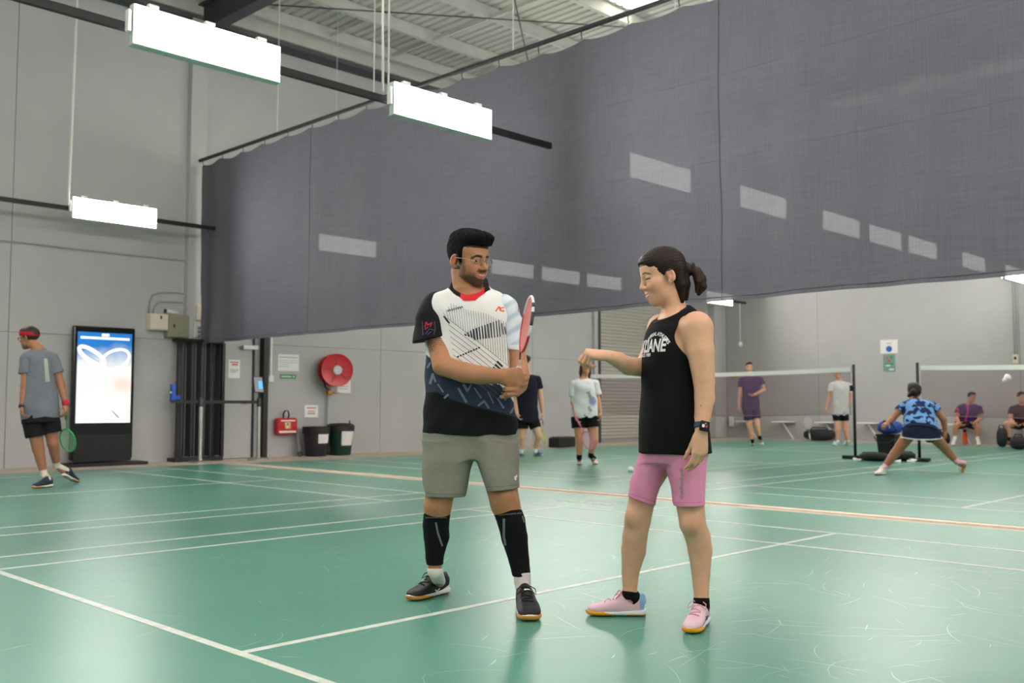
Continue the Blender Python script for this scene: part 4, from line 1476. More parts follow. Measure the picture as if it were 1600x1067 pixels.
EYE = [None]        # viewpoint used to lay photo points on a garment


class Print:
    def __init__(s, bvh, dirv, off=0.0012, start=1.0, eye=None):
        s.b = bvh; s.d = Vector(dirv).normalized(); s.off = off; s.st = start
        s.eye = Vector(EYE[0]) if (eye is None and EYE[0] is not None) else None
        s.v = []; s.f = []

    def proj(s, p):
        p = Vector(p)
        if s.eye is not None:
            dv_ = (p - s.eye).normalized(); hit = s.b.ray_cast(s.eye, dv_)
        else:
            dv_ = s.d; hit = s.b.ray_cast(p - s.d*s.st, s.d)
        if hit[0] is None:
            return None
        nv = hit[1]
        if nv.dot(dv_) > 0:
            nv = -nv
        return hit[0] + nv*s.off - s.d*s.off*0.5

    def add(s, verts, faces):
        mp = {}
        P = [s.proj(q) for q in verts]
        for f in faces:
            if any(P[i] is None for i in f):
                continue
            z = [P[i] for i in f]
            if max((z[i] - z[i - 1]).length for i in range(len(z))) > 0.06:
                continue
            r = []
            for i in f:
                if i not in mp:
                    mp[i] = len(s.v); s.v.append(tuple(P[i]))
                r.append(mp[i])
            s.f.append(tuple(r))

    def strip(s, a, b, c, d, step=0.008):
        """quad a-b-c-d filled with a grid"""
        a, b, c, d = (np.asarray(q, float) for q in (a, b, c, d))
        nu = max(1, int(max(np.linalg.norm(b - a), np.linalg.norm(c - d))/step)); nv = max(1, int(max(np.linalg.norm(d - a), np.linalg.norm(c - b))/step))
        vs, fs = [], []
        for i in range(nu + 1):
            for j in range(nv + 1):
                u, v = i/nu, j/nv
                vs.append((a*(1 - u) + b*u)*(1 - v) + (d*(1 - u) + c*u)*v)
        for i in range(nu):
            for j in range(nv):
                k = i*(nv + 1) + j
                fs.append((k, k + nv + 1, k + nv + 2, k + 1))
        s.add(vs, fs)

    def line(s, pts, w):
        pts = [np.asarray(p, float) for p in pts]
        for a, b in zip(pts[:-1], pts[1:]):
            t = nrm(b - a); sd = np.cross(t, np.array(s.d)); sd = nrm(sd)*w/2
            s.strip(a - sd, b - sd, b + sd, a + sd)

    def text(s, body, o, ux, uz, size, bold=0.0, shear=0.0, arc=None, align='CENTER'):
        me = text_mesh(body, size, shear, bold, align)
        bm = bmesh.new(); bm.from_mesh(me); bmesh.ops.triangulate(bm, faces=list(bm.faces))
        for _ in range(3):
            es = [e for e in bm.edges if e.calc_length() > 0.012]
            if not es:
                break
            bmesh.ops.subdivide_edges(bm, edges=es, cuts=1); bmesh.ops.triangulate(bm, faces=list(bm.faces))
        bm.verts.index_update()
        o, ux, uz = (np.asarray(q, float) for q in (o, ux, uz))
        vs = []
        for v in bm.verts:
            x, y = v.co.x, v.co.y
            if arc:
                x, y = (arc + y)*math.sin(x/arc), (arc + y)*math.cos(x/arc) - arc
            vs.append(o + ux*x + uz*y)
        s.add(vs, [tuple(v.index for v in f.verts) for f in bm.faces])
        bm.free(); bpy.data.meshes.remove(me)

    def build(s, name, m, parent):
        if not s.f:
            print('empty print', name); return None
        mb = MB(); mb.v = s.v; mb.f = s.f
        return mb.build(name, m, parent, True, fix=False)


# --- shoes: upper, midsole, outsole, laces, sock
def shoe(parent, heel, toe, up_col, sole_col, gum_col, h=0.004, tongue=None, collar=None, lace=None, heelc=None, pitch=0.0, gum_front=1.0, laces=True, width=1.0, heel_band=None):
    heel = np.asarray(heel, float); toe = np.asarray(toe, float)
    y = toe - heel; L = np.linalg.norm(y); y = y/L
    x = nrm(np.cross(y, [0, 0, 1.0])); z = np.cross(x, y)
    R = np.stack([x, y, z], 1); g = L/0.29
    U = Sdf()
    # cross-sections along the foot (frame z axis runs heel to toe, frame y axis up)
    RR = np.stack([x, z, -np.cross(x, z)*-1], 1) if False else np.stack([-x, z, y], 1)
    st = [(0.004, 0, .048, .022, .036), (.02, 0, .055, .031, .050), (.06, 0, .060, .035, .060), (.10, 0, .058, .038, .055), (.14, .001, .049, .041, .041),
          (.19, .003, .042, .045, .030), (.235, .003, .036, .044, .023), (.265, .001, .033, .035, .018), (.284, 0, .030, .018, .010)]
    st = [(a*g, b*g, c*g, d*g*width, e*g) for a, b, c, d, e in st]
    U.loft(st, heel, RR, 0.01*g, 2.3)
    U.cone(heel + R @ (g*V3(0, .084, .108)), heel + R @ (g*V3(0, .128, .080)), .019*g, .019*g, .018*g)      # tongue
    U.cone(heel + R @ (g*V3(0, .012, .075)), heel + R @ (g*V3(0, .012, .098)), .020*g, .012*g, .016*g)       # heel tab
    U.fn(lambda X, Y, Z, D: np.maximum(D, -(((X - heel[0])*z[0] + (Y - heel[1])*z[1] + (Z - heel[2])*z[2]) - 0.016*g)))

    def uc(V):
        q = ((V - heel) @ R)/g
        o = np.tile(np.array(up_col), (len(V), 1))
        if collar is not None:
            o[(q[:, 1] < .10) & (q[:, 2] > .083)] = collar
        if heelc is not None:
            o[(q[:, 1] < .026) & (q[:, 2] > .04)] = heelc
        if tongue is not None:
            o[(np.abs(q[:, 0]) < .017) & (q[:, 1] > .085) & (q[:, 1] < .115) & (q[:, 2] > .078)] = tongue
        if heel_band is not None:
            o[(q[:, 1] < .075) & (q[:, 2] < .052 - .30*q[:, 1])] = heel_band
        return o
    up = skin_obj('shoe', U.mesh(h), m_shoe, parent, uc)
    B = Sdf()
    so = [(-.004, 0, .020, .020, .016), (.012, 0, .020, .032, .019), (.06, 0, .019, .036, .018), (.12, 0, .018, .036, .015), (.17, .002, .017, .043, .014), (.22, .003, .017, .047, .014), (.26, .001, .018, .040, .014), (.282, 0, .021, .026, .012), (.290, 0, .023, .012, .008)]
    so = [(a*g, b*g, c*g, d*g*width*1.03, e*g) for a, b, c, d, e in so]
    B.loft(so, heel, RR, 0.006*g, 2.6)
    B.fn(lambda X, Y, Z, D: np.maximum(D, -(((X - heel[0])*z[0] + (Y - heel[1])*z[1] + (Z - heel[2])*z[2]) - 0.001*g)))

    def bc(V):
        q = ((V - heel) @ R)/g
        o = np.tile(np.array(sole_col), (len(V), 1))
        lim = .012 + .016*gum_front*ss(.14, .24, q[:, 1])
        lim = np.where((q[:, 1] > .09) & (q[:, 1] < .145), .004, lim)
        o[q[:, 2] < lim] = gum_col
        return o
    skin_obj('sole', B.mesh(h), m_shoe, up, bc)
    if laces and lace is not None:
        bv = bvh_of(up)
        for i in range(5):
            yy = .112 + .020*i
            pts = []
            for u in np.linspace(-1, 1, 9):
                p = heel + R @ (g*V3(.021*u*(1 + .05*i), yy + .006*u*(1 if i % 2 else -1), 0.14))
                hit = bv.ray_cast(Vector(p), Vector(-z))
                if hit[0] is not None:
                    pts.append(np.array(hit[0]) + z*.002)
            if len(pts) > 3:
                MB().tube(pts, .0027*g, 6).build('lace', lace, up, True)
        for q in (-1, 1):
            b0 = heel + R @ (g*V3(0, .112, .108))
            pts = [b0, b0 + R @ (g*V3(q*.020, .006, .012)), b0 + R @ (g*V3(q*.040, .016, .002)), b0 + R @ (g*V3(q*.042, .032, -.018)), b0 + R @ (g*V3(q*.024, .018, -.008)), b0]
            MB().tube(pts, .0026*g, 6).build('lace', lace, up, True)
    return up, R, heel, g
# ------------------------------------------------------------------ the man with the racket
def col_const(c):
    return lambda V: np.tile(np.array(c), (len(V), 1))


HB, HC = 0.0036, 0.0040      # voxel sizes for skin and cloth of the two near figures
F1 = Frame(1.20, 0.0)
man = thing('person', 'man in glasses, white patterned jersey and grey shorts holding the red racket', 'person', (1.20, 0.0, 0.0), YAW - PI/2)
J = F1; EYE[0] = F1.c
JU = .010
hc = J(731.5, 409.5, -0.02); HR = head_frame(math.radians(47), math.radians(8), math.radians(-2)); HS = 1.05
B = Sdf()
head(B, hc, HR, HS, False, 0.004, True, 1.08, JU)
# neck, torso core
B.cone(hc + HR @ (HS*V3(0, -.022, -.040)), J(735, 466, 0.008), 0.060, 0.077, 0.018)
B.loft([(J(735, 690)[2], J(735, 690)[0], 0, .19, .115), (J(735, 600)[2], J(733, 600)[0], 0, .175, .115), (J(735, 520)[2], J(733, 520)[0], 0, .17, .11), (J(735, 475)[2], J(733, 475)[0], .01, .15, .085), (J(735, 458)[2], J(735, 458)[0], .015, .08, .06)], k=0.04)
# legs: his right (image left) and left
def place_shoe(heel_px, toe_px, fr, length, **kw):
    a = fr.ground(*heel_px); b = fr.ground(*toe_px)
    d = nrm(b - a); mid = (a + b)/2
    return mid - d*length/2, mid + d*length/2


s1h, s1t = place_shoe((694, 927), (642, 939), F1, .272)
s2h, s2t = place_shoe((816, 948), (830, 976), F1, .288)
kr, ar = J(684, 790, -0.03), J(680, 892, 0.02)
kl, al = J(789, 786, -0.10), J(816, 905, -0.10)
fr_heel = s1h + nrm(s1t - s1h)*.055; fl_heel = s2h + nrm(s2t - s2h)*.055
B.chain([J(700, 700, 0), J(692, 745, -.02), kr], [.098, .076, .060], 0.03)
B.chain([J(772, 700, 0), J(781, 745, -.06), kl], [.098, .076, .064], 0.03)
B.chain([kr, J(681, 820, 0.0), J(682, 838, 0.01), J(679, 870, 0.02), ar], [.058, .056, .055, .035, .029], 0.02)
B.chain([kl, J(799, 815, -0.10), J(804, 840, -0.09), J(811, 875, -0.09), al], [.060, .058, .055, .040, .031], 0.02)
B.ell(J(790, 776, -.145), (.040, .030, .042), None, .02)
B.cone(ar, fr_heel + V3(0, 0, .05), .029, .026, .012)
B.cone(al, fl_heel + V3(0, 0.0, .05), .031, .027, .012)
# arms
eR = J(692, 571, -0.12); wR = J(782, 588, -0.29)
B.chain([J(680, 488, 0), J(684, 530, -.06), eR], [.060, .053, .047], 0.03)
B.chain([eR, J(725, 582, -.19), J(750, 586, -.24), wR], [.046, .045, .041, .031], 0.006)
eL = J(810, 572, -0.03); wL = J(813, 602, -0.19)
B.chain([J(793, 490, 0), J(803, 535, .0), eL], [.058, .048, .043], 0.03)
B.chain([eL, J(813, 586, -.10), wL], [.043, .042, .032], 0.006)
# grip
G0, G1 = J(800.5, 617, -0.252), J(811, 573.5, -0.275)
hand(B, wR, (1.0, 0.10, -0.02), (0.10, 1.0, 0.05), -1, 1.05, ((58, 82, 50), (62, 84, 50), (66, 86, 52), (70, 86, 55)), 4, (0.75, 0.35, 0.55), (18, 28))
hand(B, wL, (-0.15, -0.98, -0.10), (-1.0, 0.10, 0.0), 1, 1.02, ((62, 82, 48), (62, 84, 50), (64, 86, 52), (66, 86, 55)), 4, (0.7, 0.35, 0.6), (15, 25))

zs = float(J(735, 456, 0)[2])
VF = merge(B.mesh(0.0026, zlo=zs, smooth=1), B.mesh(HB, zhi=zs + 0.004, smooth=1))
SK = np.array(lin((174, 121, 88))); SKR = np.array(lin((180, 106, 80))); BEARD = np.array(lin((42, 29, 24)))


def mancol(V):
    o = np.tile(SK, (len(V), 1))*(1 + 0.06*vnoise(V, 60, 1)[:, None])
    q = to_head(V, hc, HR, HS); x, y, z = q.T
    ax_ = np.abs(x); hd = V[:, 2] > zs - 0.02
    def mixc(c, w):
        w = np.clip(w, 0, 1)[:, None]*hd[:, None]
        return o*(1 - w) + np.array(c)*w
    o = mixc(SKR, 0.5*ss(.03, .015, np.hypot(ax_ - .036, z + .022))*(y > .03))
    o = mixc(SKR, 0.6*ss(.012, .004, np.hypot(x, z + .026))*(y > .09))
    # stubble along the jaw, chin and upper lip
    z0 = z; z = z - JU
    jaw = ss(-.046, -.078, z)*(y > -.015)
    side = ss(.036, .050, ax_)*ss(.016, -.02, z)*ss(-.002, .006, y)*ss(.060, .040, y)
    lipz = ss(1.15, .85, np.hypot(ax_/.030, (z + .047)/.0075))*(y > .07)
    under = ss(-.004, .016, y - 1.3*np.maximum(0, -.070 - z))
    o = mixc(BEARD, 0.86*under*np.maximum(jaw*ss(.0, .012, np.hypot(ax_/1.0, (z + .064)*2) - .026), np.maximum(side*.75, 0)) *ss(-.132, -.112, z))
    o = mixc(BEARD, 0.70*lipz)
    o = mixc(lin((170, 98, 92)), 0.85*((np.hypot(ax_/.024, (z + .0655 - .15*ax_)/.0115) < 1)*(y > .076)))
    o = mixc(lin((226, 216, 210)), 0.45*((np.hypot(ax_/.017, (z + .0632 - .12*ax_)/.0032) < 1)*(y > .076)))
    # eyebrows
    z = z0
    bz = .0250 + .10*ax_ - 2.0*np.maximum(ax_ - .035, 0)**1.2
    o = mixc(lin((24, 17, 15)), 0.94*ss(.0068, .0036, np.abs(z - bz))*ss(.007, .013, ax_)*ss(.056, .048, ax_)*(y > .045))
    o = mixc(lin((120, 76, 56)), 0.35*(np.hypot((ax_ - .031)/.022, (z - .008)/.016) < 1)*(y > .05))
    o = mixc(lin((34, 25, 22)), .9*ss(.050, .058, ax_)*ss(-.004, .004, y)*ss(.034, .024, y)*ss(-.024, -.012, z))
    o = mixc(lin((196, 96, 74)), .5*(np.hypot((y + .008)/.013, (z - .004)/.020) < 1)*(ax_ > .074))
    # scalp under the hair
    o = mixc(lin((40, 28, 24)), ((z > .062) | ((y < .012) & (z > -.035) & (ax_ > 0) & (np.hypot(ax_ - .078, z) > .03))).astype(float)*(z > -.05))
    return o


man_body = skin_obj('body', VF, m_skin, man, mancol)
eyes(man, hc - HR @ V3(0, 0, .0022), HR, HS, (0.003, -0.002))

# hair: short sides, full top swept forward
Hh = Sdf()


def hp(x, y, z):
    return hc + HR @ (HS*V3(x, y, z))


Hh.ell(hp(0, -.014, .050), (.080*HS, .100*HS, .085*HS), HR, .01)
Hh.ell(hp(0, .028, .100), (.070*HS, .078*HS, .044*HS), HR, .025)
Hh.ell(hp(0, .078, .098), (.056*HS, .032*HS, .030*HS), HR, .02)
Hh.ell(hp(-.02, .085, .108), (.030*HS, .026*HS, .022*HS), HR, .012)
Hh.ell(hp(.03, .080, .105), (.028*HS, .028*HS, .022*HS), HR, .012)
for q in (-1, 1):
    Hh.cone(hp(q*.0690, .016, .050), hp(q*.0655, .019, -.002), .0135*HS, .0085*HS, .012)
for (x_, y_, z_) in ((-.03, .095, .118), (.0, .100, .122), (.03, .092, .120), (-.045, .07, .125), (.02, .06, .136), (-.01, .03, .140), (.045, .055, .122)):
    Hh.ell(hp(x_, y_, z_ - .010), (.017*HS, .020*HS, .013*HS), HR, .008)
Hh.ell(hp(0, -.030, .102), (.062*HS, .070*HS, .042*HS), HR, .025)


def manhair(X, Y, Z, D):
    P = np.stack(np.broadcast_arrays(X - hc[0], Y - hc[1], Z - hc[2]), -1) @ HR.astype(np.float32)/HS
    x, y, z = P[..., 0], P[..., 1], P[..., 2]
    zl = np.interp(y, [-.13, -.06, -.02, -.002, .008, .022, .034, .055, .07, .12], [-.050, -.050, -.030, .036, .030, -.012, .030, .062, .074, .080]).astype(np.float32)
    n_ = .0010*np.sin(x*260 + 40*y)*np.sin(y*210 + z*90) + .0012*np.sin(z*190 + x*150)*np.cos(y*170) + .0018*np.sin(x*620 + y*410 + z*570 + 3*np.sin(200*x))
    side = np.clip((.075 - z)/.06, 0, 1)*.0025
    return np.maximum(D + n_*(z > .05) + side, (zl - z)*0.8)


Hh.fn(manhair)
man_hair = skin_obj('hair', Hh.mesh(0.0026, smooth=1), mat('black_hair', attr=True, rough=0.75, spec=0.12, bump=0.6, bscale=260), man, lambda V: np.array(lin((13, 10, 10)))*(1 + .4*vnoise(V, 240, 2)[:, None]))

# glasses
gl = MB()
m_gold = mat('thin_gold_frame', (176, 150, 112), rough=0.3, metal=0.7)


def rim(q):
    return [hp(q*.033 + .0255*math.cos(a)*(1 + .06*math.cos(2*a)), .1005 - .010*abs(math.cos(a))*(1 if math.cos(a)*q > 0 else 0), -.002 + .0225*math.sin(a) + (.002 if math.sin(a) < 0 else 0)) for a in np.linspace(0, 2*PI, 29)[:-1]]


for q in (-1, 1):
    gl.tube(rim(q), .0013, 6, closed=True)
    gl.tube([hp(q*.058, .092, .006), hp(q*.074, .060, .012), hp(q*.080, .0, .014), hp(q*.079, -.012, .004)], .0015, 6)
gl.tube([hp(-.008, .1045, .006), hp(0, .1065, .010), hp(.008, .1045, .006)], .0014, 6)
gl.tube([hp(-.014, .1035, .018), hp(0, .105, .0185), hp(.014, .1035, .018)], .0013, 6)
glo = gl.build('glasses', m_gold, man, True)
m_glass = bpy.data.materials.new('lens_glass'); m_glass.use_nodes = True
nn = NT(m_glass)
tr = nn.n('ShaderNodeBsdfTransparent'); gs = nn.n('ShaderNodeBsdfGlossy'); gs.inputs['Roughness'].default_value = 0.03
ms = nn.n('ShaderNodeMixShader'); fr = nn.n('ShaderNodeFresnel'); fr.inputs['IOR'].default_value = 1.35
nn.link(nn.math('ADD', fr.outputs[0], 0.04), ms.inputs[0]); nn.link(tr.outputs[0], ms.inputs[1]); nn.link(gs.outputs[0], ms.inputs[2])
nn.link(ms.outputs[0], nn.nt.nodes['Material Output'].inputs['Surface'])
for q in (-1, 1):
    MB().poly(rim(q)).build('lens', m_glass, glo, fix=False)

# --- jersey
def folds(amp, f, seed, axis=None):
    def g(X, Y, Z, D):
        return D + amp*(np.sin(f*(Z*1.0 + 0.55*X) + 2.2*np.sin(6*X + seed) + 3*Y) * np.sin(5*X - 4*Z + seed) + .6*np.sin(f*1.9*(Z*.6 - X*.8) + 2*np.sin(7*Z + seed)))
    return g


T = Sdf()


def row(py, xl, xr, ry, cy=0.0):
    a, b = J(xl, py, cy), J(xr, py, cy)
    return ((a[2] + b[2])/2, (a[0] + b[0])/2, cy, (b[0] - a[0])/2, ry)


T.loft([row(428, 706, 761, .074, .03), row(440, 706, 763, .080, .026), row(447, 704, 766, .086, .022), row(453, 698, 771, .092, .016), row(461, 674, 785, .104, .010), row(474, 668, 793, .114, .005), row(495, 664, 797, .122), row(530, 664, 798, .132),
        row(570, 665, 799, .138), row(610, 664, 801, .142), row(645, 662, 806, .142), row(679, 660, 810, .140)], k=.02, n=2.25)
T.cone(J(700, 476, 0), J(688, 486, 0), .060, .056, .03)
T.cone(J(772, 476, 0), J(784, 488, 0), .060, .056, .03)
cN = J(736, 447, 0.0)
T.fn(folds(.0030, 34, 1.0))
T.cut(J(735, 679.5, 0), (-0.05, 0, -1))
nkp = J(738, 460.5, -.075); nkn = nrm(np.cross([1, 0, .02], J(735, 433, .10) - nkp)); nkn = nkn if nkn[2] > 0 else -nkn
nkx, nky = float(J(734.5, 450)[0]), .015


def neck_d(X, Y, Z):
    return (X - nkp[0])*nkn[0] + (Y - nkp[1])*nkn[1] + (Z - nkp[2])*nkn[2] - 1.6*(X - nkx)**2


T.fn(lambda X, Y, Z, D: np.where(np.hypot((X - nkx)/.112, (Y - nky)/.135) < 1, np.maximum(D, neck_d(X, Y, Z)), D))
m_jersey = m_cloth
WHT, BLK, NVY = np.array(lin((226, 224, 222))), np.array(lin((20, 20, 24))), np.array(lin((46, 54, 72)))
def pxz(px, py, dy=-.13):
    p = J(px, py, dy); return p[0], p[2]
up_line = [pxz(*q) for q in ((640, 545), (664, 553), (700, 581), (760, 598), (790, 609), (806, 633), (830, 650))]
lo_line = [pxz(*q) for q in ((640, 614), (666, 613), (682, 612), (710, 626), (741, 635), (771, 642), (806, 652), (830, 658))]
def jcol(V):
    o = np.tile(WHT, (len(V), 1))
    zu = np.interp(V[:, 0], [q[0] for q in up_line], [q[1] for q in up_line]); zl = np.interp(V[:, 0], [q[0] for q in lo_line], [q[1] for q in lo_line])
    t = ss(.002, -.002, V[:, 2] - zu)[:, None]; o = o*(1 - t) + NVY*t
    t = ss(.002, -.002, V[:, 2] - zl)[:, None]; o = o*(1 - t) + BLK*t
    dn = neck_d(V[:, 0], V[:, 1], V[:, 2]); inn = np.hypot((V[:, 0] - nkx)/.106, (V[:, 1] - nky)/.128) < 1; xc = V[:, 0] - J(738, 461, -.1)[0]
    fr_ = ss(.056, .053, np.abs(xc))*(V[:, 1] < -.02)
    cc_ = BLK*(1 - fr_[:, None]) + np.array(lin((206, 44, 50)))*fr_[:, None]
    t = (ss(-.0125, -.0095, dn)*inn)[:, None]; o = o*(1 - t) + cc_*t
    return o
jersey = skin_obj('jersey', T.mesh(HC), m_jersey, man, jcol)
SL = Sdf()
SL.chain([J(680, 478, .0), J(675.5, 502, -.025), J(673, 545, -.07)], [.066, .078, .086], .02)
SL.fn(folds(.0028, 40, 2.0)); SL.cut(J(673, 530.5, -.06), (0.22, 0, -1))
sc_ = J(673, 530.5, -.06)
slv = skin_obj('sleeve', SL.mesh(HC), m_jersey, man, col_const(BLK))
SL = Sdf()
SL.chain([J(788, 480, 0), J(795, 505, -.005), J(801, 560, -.01)], [.062, .060, .056], .02)
SL.fn(folds(.0028, 42, 3.3)); SL.cut(J(800, 547.5, 0), (-0.15, 0, -1))
BLUE1 = np.array(lin((170, 188, 208)))
slv2 = skin_obj('sleeve', SL.mesh(HC), m_jersey, man, lambda V: np.where((V[:, 2] < J(800, 540)[2])[:, None], np.array(lin((220, 222, 226))), np.array(lin((214, 219, 227)))*(1 - .30*ss(-.2, .9, np.sin(V[:, 2]*95 - V[:, 0]*60))[:, None]*np.array([1, .8, .5]))))
# collar: black band, red at the front
m_blk = mat('black_rib', (20, 20, 23), rough=0.8); m_redrib = mat('red_rib', (206, 44, 50), rough=0.8)

def dense(pts, n=6):
    out = []
    P = [pts[0]] + list(pts) + [pts[-1]]
    for i in range(1, len(P) - 2):
        for u in np.linspace(0, 1, n, endpoint=False):
            a, b, c, d = P[i - 1], P[i], P[i + 1], P[i + 2]
            out.append(.5*((2*b) + (-a + c)*u + (2*a - 5*b + 4*c - d)*u*u + (-a + 3*b - 3*c + d)*u**3))
    out.append(P[-2]); return out


# --- prints on the jersey front
bv = bvh_of(jersey); DF = (0, 1, 0)
m_ink = mat('jersey_ink', (44, 46, 54), rough=0.85); m_slate = mat('jersey_slate', (104, 116, 136), rough=0.85); m_orange = mat('jersey_orange', (226, 92, 30), rough=0.8)
m_white_print = mat('white_print', (232, 232, 232), rough=0.8)


def G(px, py):
    return J(px, py, -.135)


P = Print(bv, DF)
# fine vertical hairlines that fan across the chest
for i in range(27):
    xt = 693 + 101*i/26
    top = float(np.interp(xt, [692, 705, 725, 760, 795], [490, 474, 483, 490, 506])); bot = 496 + (xt - 694)*.77
    if bot - top > 4:
        P.line([G(xt, top), G(xt + 2, (top + bot)/2), G(xt + 4, bot)], .0017)
# diagonal hairlines of the lower sash
for i in range(9):
    a = (699 + i*1.5, 497 + i*9.5); b = (793 - i*2, 571 + i*6.5)
    P.line([G(*a), G((a[0] + b[0])/2, (a[1] + b[1])/2 - 1), G(*b)], .0018)
tag(P.build('hairline_print', mat('jersey_hairline', (92, 94, 102), rough=0.85), jersey), kind='stuff')
for i in range(16):                                            # bold bars across the chest
    u = i/15
    x = 725 + u*67; wpx = 2.5 - .8*u if i < 12 else 1.3
    top = 519 - 19*min(1, u/.80) + (0 if u < .8 else 16*(u - .8)/.2); bot = 533 - 8*u - (3 if u > .8 else 0)
    if i < 3:
        top += 3 - i; bot -= 8 - 2*i
    P = Print(bv, DF)
    P.strip(G(x, top), G(x + wpx, top - .5), G(x + wpx + 2.2, bot - .5), G(x + 2.2, bot))
    P.build('bar_print', m_ink, jersey)
for i in range(8):                                             # short dashes by the collar bone
    x = 699 + i*3.1
    P = Print(bv, DF)
    P.strip(G(x, 484 - i*.8), G(x + 1.8, 484 - i*.8), G(x + 2.4, 487 - i*.8), G(x + .6, 487 - i*.8))
    P.build('bar_print', m_ink, jersey)
for i in range(3):
    P = Print(bv, DF)
    P.strip(G(694 + i*2.2, 493 + 3*i), G(699 + i*2.2, 498 + 3*i), G(697.5 + i*2.2, 500 + 3*i), G(692.5 + i*2.2, 495 + 3*i))
    P.build('bar_print', m_ink, jersey)
for i in range(9):                                             # row of dashes above the forearm
    x = 714 + i*4.1; y = 558 - i*1.75
    P = Print(bv, DF)
    P.strip(G(x, y - 1.3), G(x + 2.6, y - 2.5), G(x + 3.6, y - .2), G(x + 1.0, y + 1.0))
    P.build('bar_print', m_ink, jersey)
for i in range(3):                                             # thick ticks by the hand
    P = Print(bv, DF)
    P.strip(G(777 - i*3, 563 + i*4.6), G(786 - i*3, 571.5 + i*4.6), G(784 - i*3, 574 + i*4.6), G(775.5 - i*3, 566 + i*4.6))
    P.build('bar_print', m_ink, jersey)
for i in range(4):
    P = Print(bv, DF)
    P.strip(G(766 + i*4.8, 596 + i*1.4), G(784 + i*3, 609 + i*2.6), G(782.5 + i*3, 611 + i*2.6), G(763.5 + i*4.8, 597 + i*1.4))
    P.build('bar_print', m_ink, jersey)
for (a, b, wd) in (((672, 600), (677, 583), 4), ((676, 584), (681, 597), 3), ((694, 622), (701, 616), 3), ((716, 606), (729, 629), 3.6), ((724, 600), (731, 612), 4), ((731, 610), (737, 600), 2.5), ((747, 634), (757, 626), 3.4),
                 ((756, 626), (764, 638), 3), ((777, 622), (787, 638), 3.2), ((784, 612), (790, 626), 2.6), ((797, 646), (804, 634), 3.0), ((684, 600), (693, 613), 2.2), ((741, 606), (752, 622), 2.0), ((762, 612), (771, 630), 1.6), ((668, 575), (673, 566), 3)):
    P = Print(bv, DF)
    P.line([G(*a), G(*b)], F1.m(wd))
    P.build('chevron_print', m_slate, jersey)
P = Print(bv, DF)
P.line([G(774.5, 486.5), G(779.5, 479), G(782.5, 486.5)], .0058)
P.line([G(779.5, 479), G(782, 482)], .0050)
P.line([G(787.5, 481.5), G(784.5, 480.2), G(781.5, 482.8), G(783.5, 486), G(787.5, 486.5), G(786, 484)], .0048)
P.build('chest_logo', m_orange, jersey)
P = Print(bvh_of(slv), DF)
for (a, b) in (((664, 512), (666, 503)), ((666, 503), (669, 508)), ((669, 508), (675, 504)), ((675, 504), (672, 511)), ((664, 515), (669, 511)), ((667, 508), (672, 506))):
    P.line([G(*a), G(*b)], .0045)
P.build('sleeve_logo', mat('dark_red_print', (158, 30, 52), rough=0.8), slv)
P = Print(bvh_of(slv), DF)
for (a, b) in (((665, 522), (671, 514)), ((671, 514), (679, 516)), ((679, 516), (678, 523)), ((668, 523), (674, 518)), ((660, 502), (661, 524)), ((679, 502), (680, 516))):
    P.line([G(*a), G(*b)], .003)
P.build('sleeve_print', mat('dull_blue_print', (64, 70, 96), rough=0.8), slv)

# --- tattoo lines below the black sleeve
P = Print(bvh_of(man_body), DF, 0.0008)
cx_, cy_ = 671, 541
for r_ in (9.5, 6.5, 2.5):
    P.line([J(cx_ + r_*math.cos(a), cy_ + r_*1.0*math.sin(a), -.2) for a in np.linspace(0, 2*PI, 18)], .0016)
for a in np.linspace(0, 2*PI, 9)[:-1]:
    P.line([J(cx_ + 2.5*math.cos(a), cy_ + 2.5*math.sin(a), -.2), J(cx_ + 9*math.cos(a), cy_ + 9*math.sin(a), -.2)], .0014)
for i in range(4):
    P.line([J(679, 528 + i*3, -.2), J(690, 529 + i*3.4, -.2), J(702, 527 + i*4, -.2)], .0015)
P.line([J(700, 522, -.2), J(704, 545, -.2)], .0016)
P.build('tattoo', mat('tattoo_ink', (58, 44, 40), rough=0.6), man_body)

# --- shorts
GS = np.array(lin((132, 130, 120)))
Q = Sdf()
Q.loft([row(655, 664, 806, .125), row(680, 661, 809, .130), row(700, 661, 810, .128), row(716, 664, 808, .118)], k=.03, n=2.3)
Q.loft([row(690, 662, 742, .118, .0), row(712, 661, 741, .118, -.01), row(740, 660, 734, .108, -.02), row(778, 663, 727, .098, -.025)], k=.025, n=2.2)
Q.loft([row(690, 735, 809, .118, -.02), row(712, 742, 811, .116, -.045), row(738, 750, 811, .104, -.075), row(767, 760, 811, .092, -.10)], k=.025, n=2.2)
Q.fn(lambda X, Y, Z, D: D + .0028*np.sin(46*(Z + .35*np.abs(X)) + 3*np.sin(7*X))*np.clip((Z - .55)*6, .25, 1) + .002*np.sin(30*X + 22*Z + 5*Y))
for (c_, px) in ((J(695, 774, -.02), 0), (J(786, 765, -.1), 1)):
    pass
hl, hr_ = J(695, 774.5, -.02), J(786, 764, -.10)


def shorts_hem(X, Y, Z, D):
    mid = float(J(745, 740, -.05)[0])
    zl = hl[2] - .02*(X - hl[0]); zr = hr_[2] + .10*(X - hr_[0])
    return np.maximum(D, np.where(X < mid, zl - Z, zr - Z))


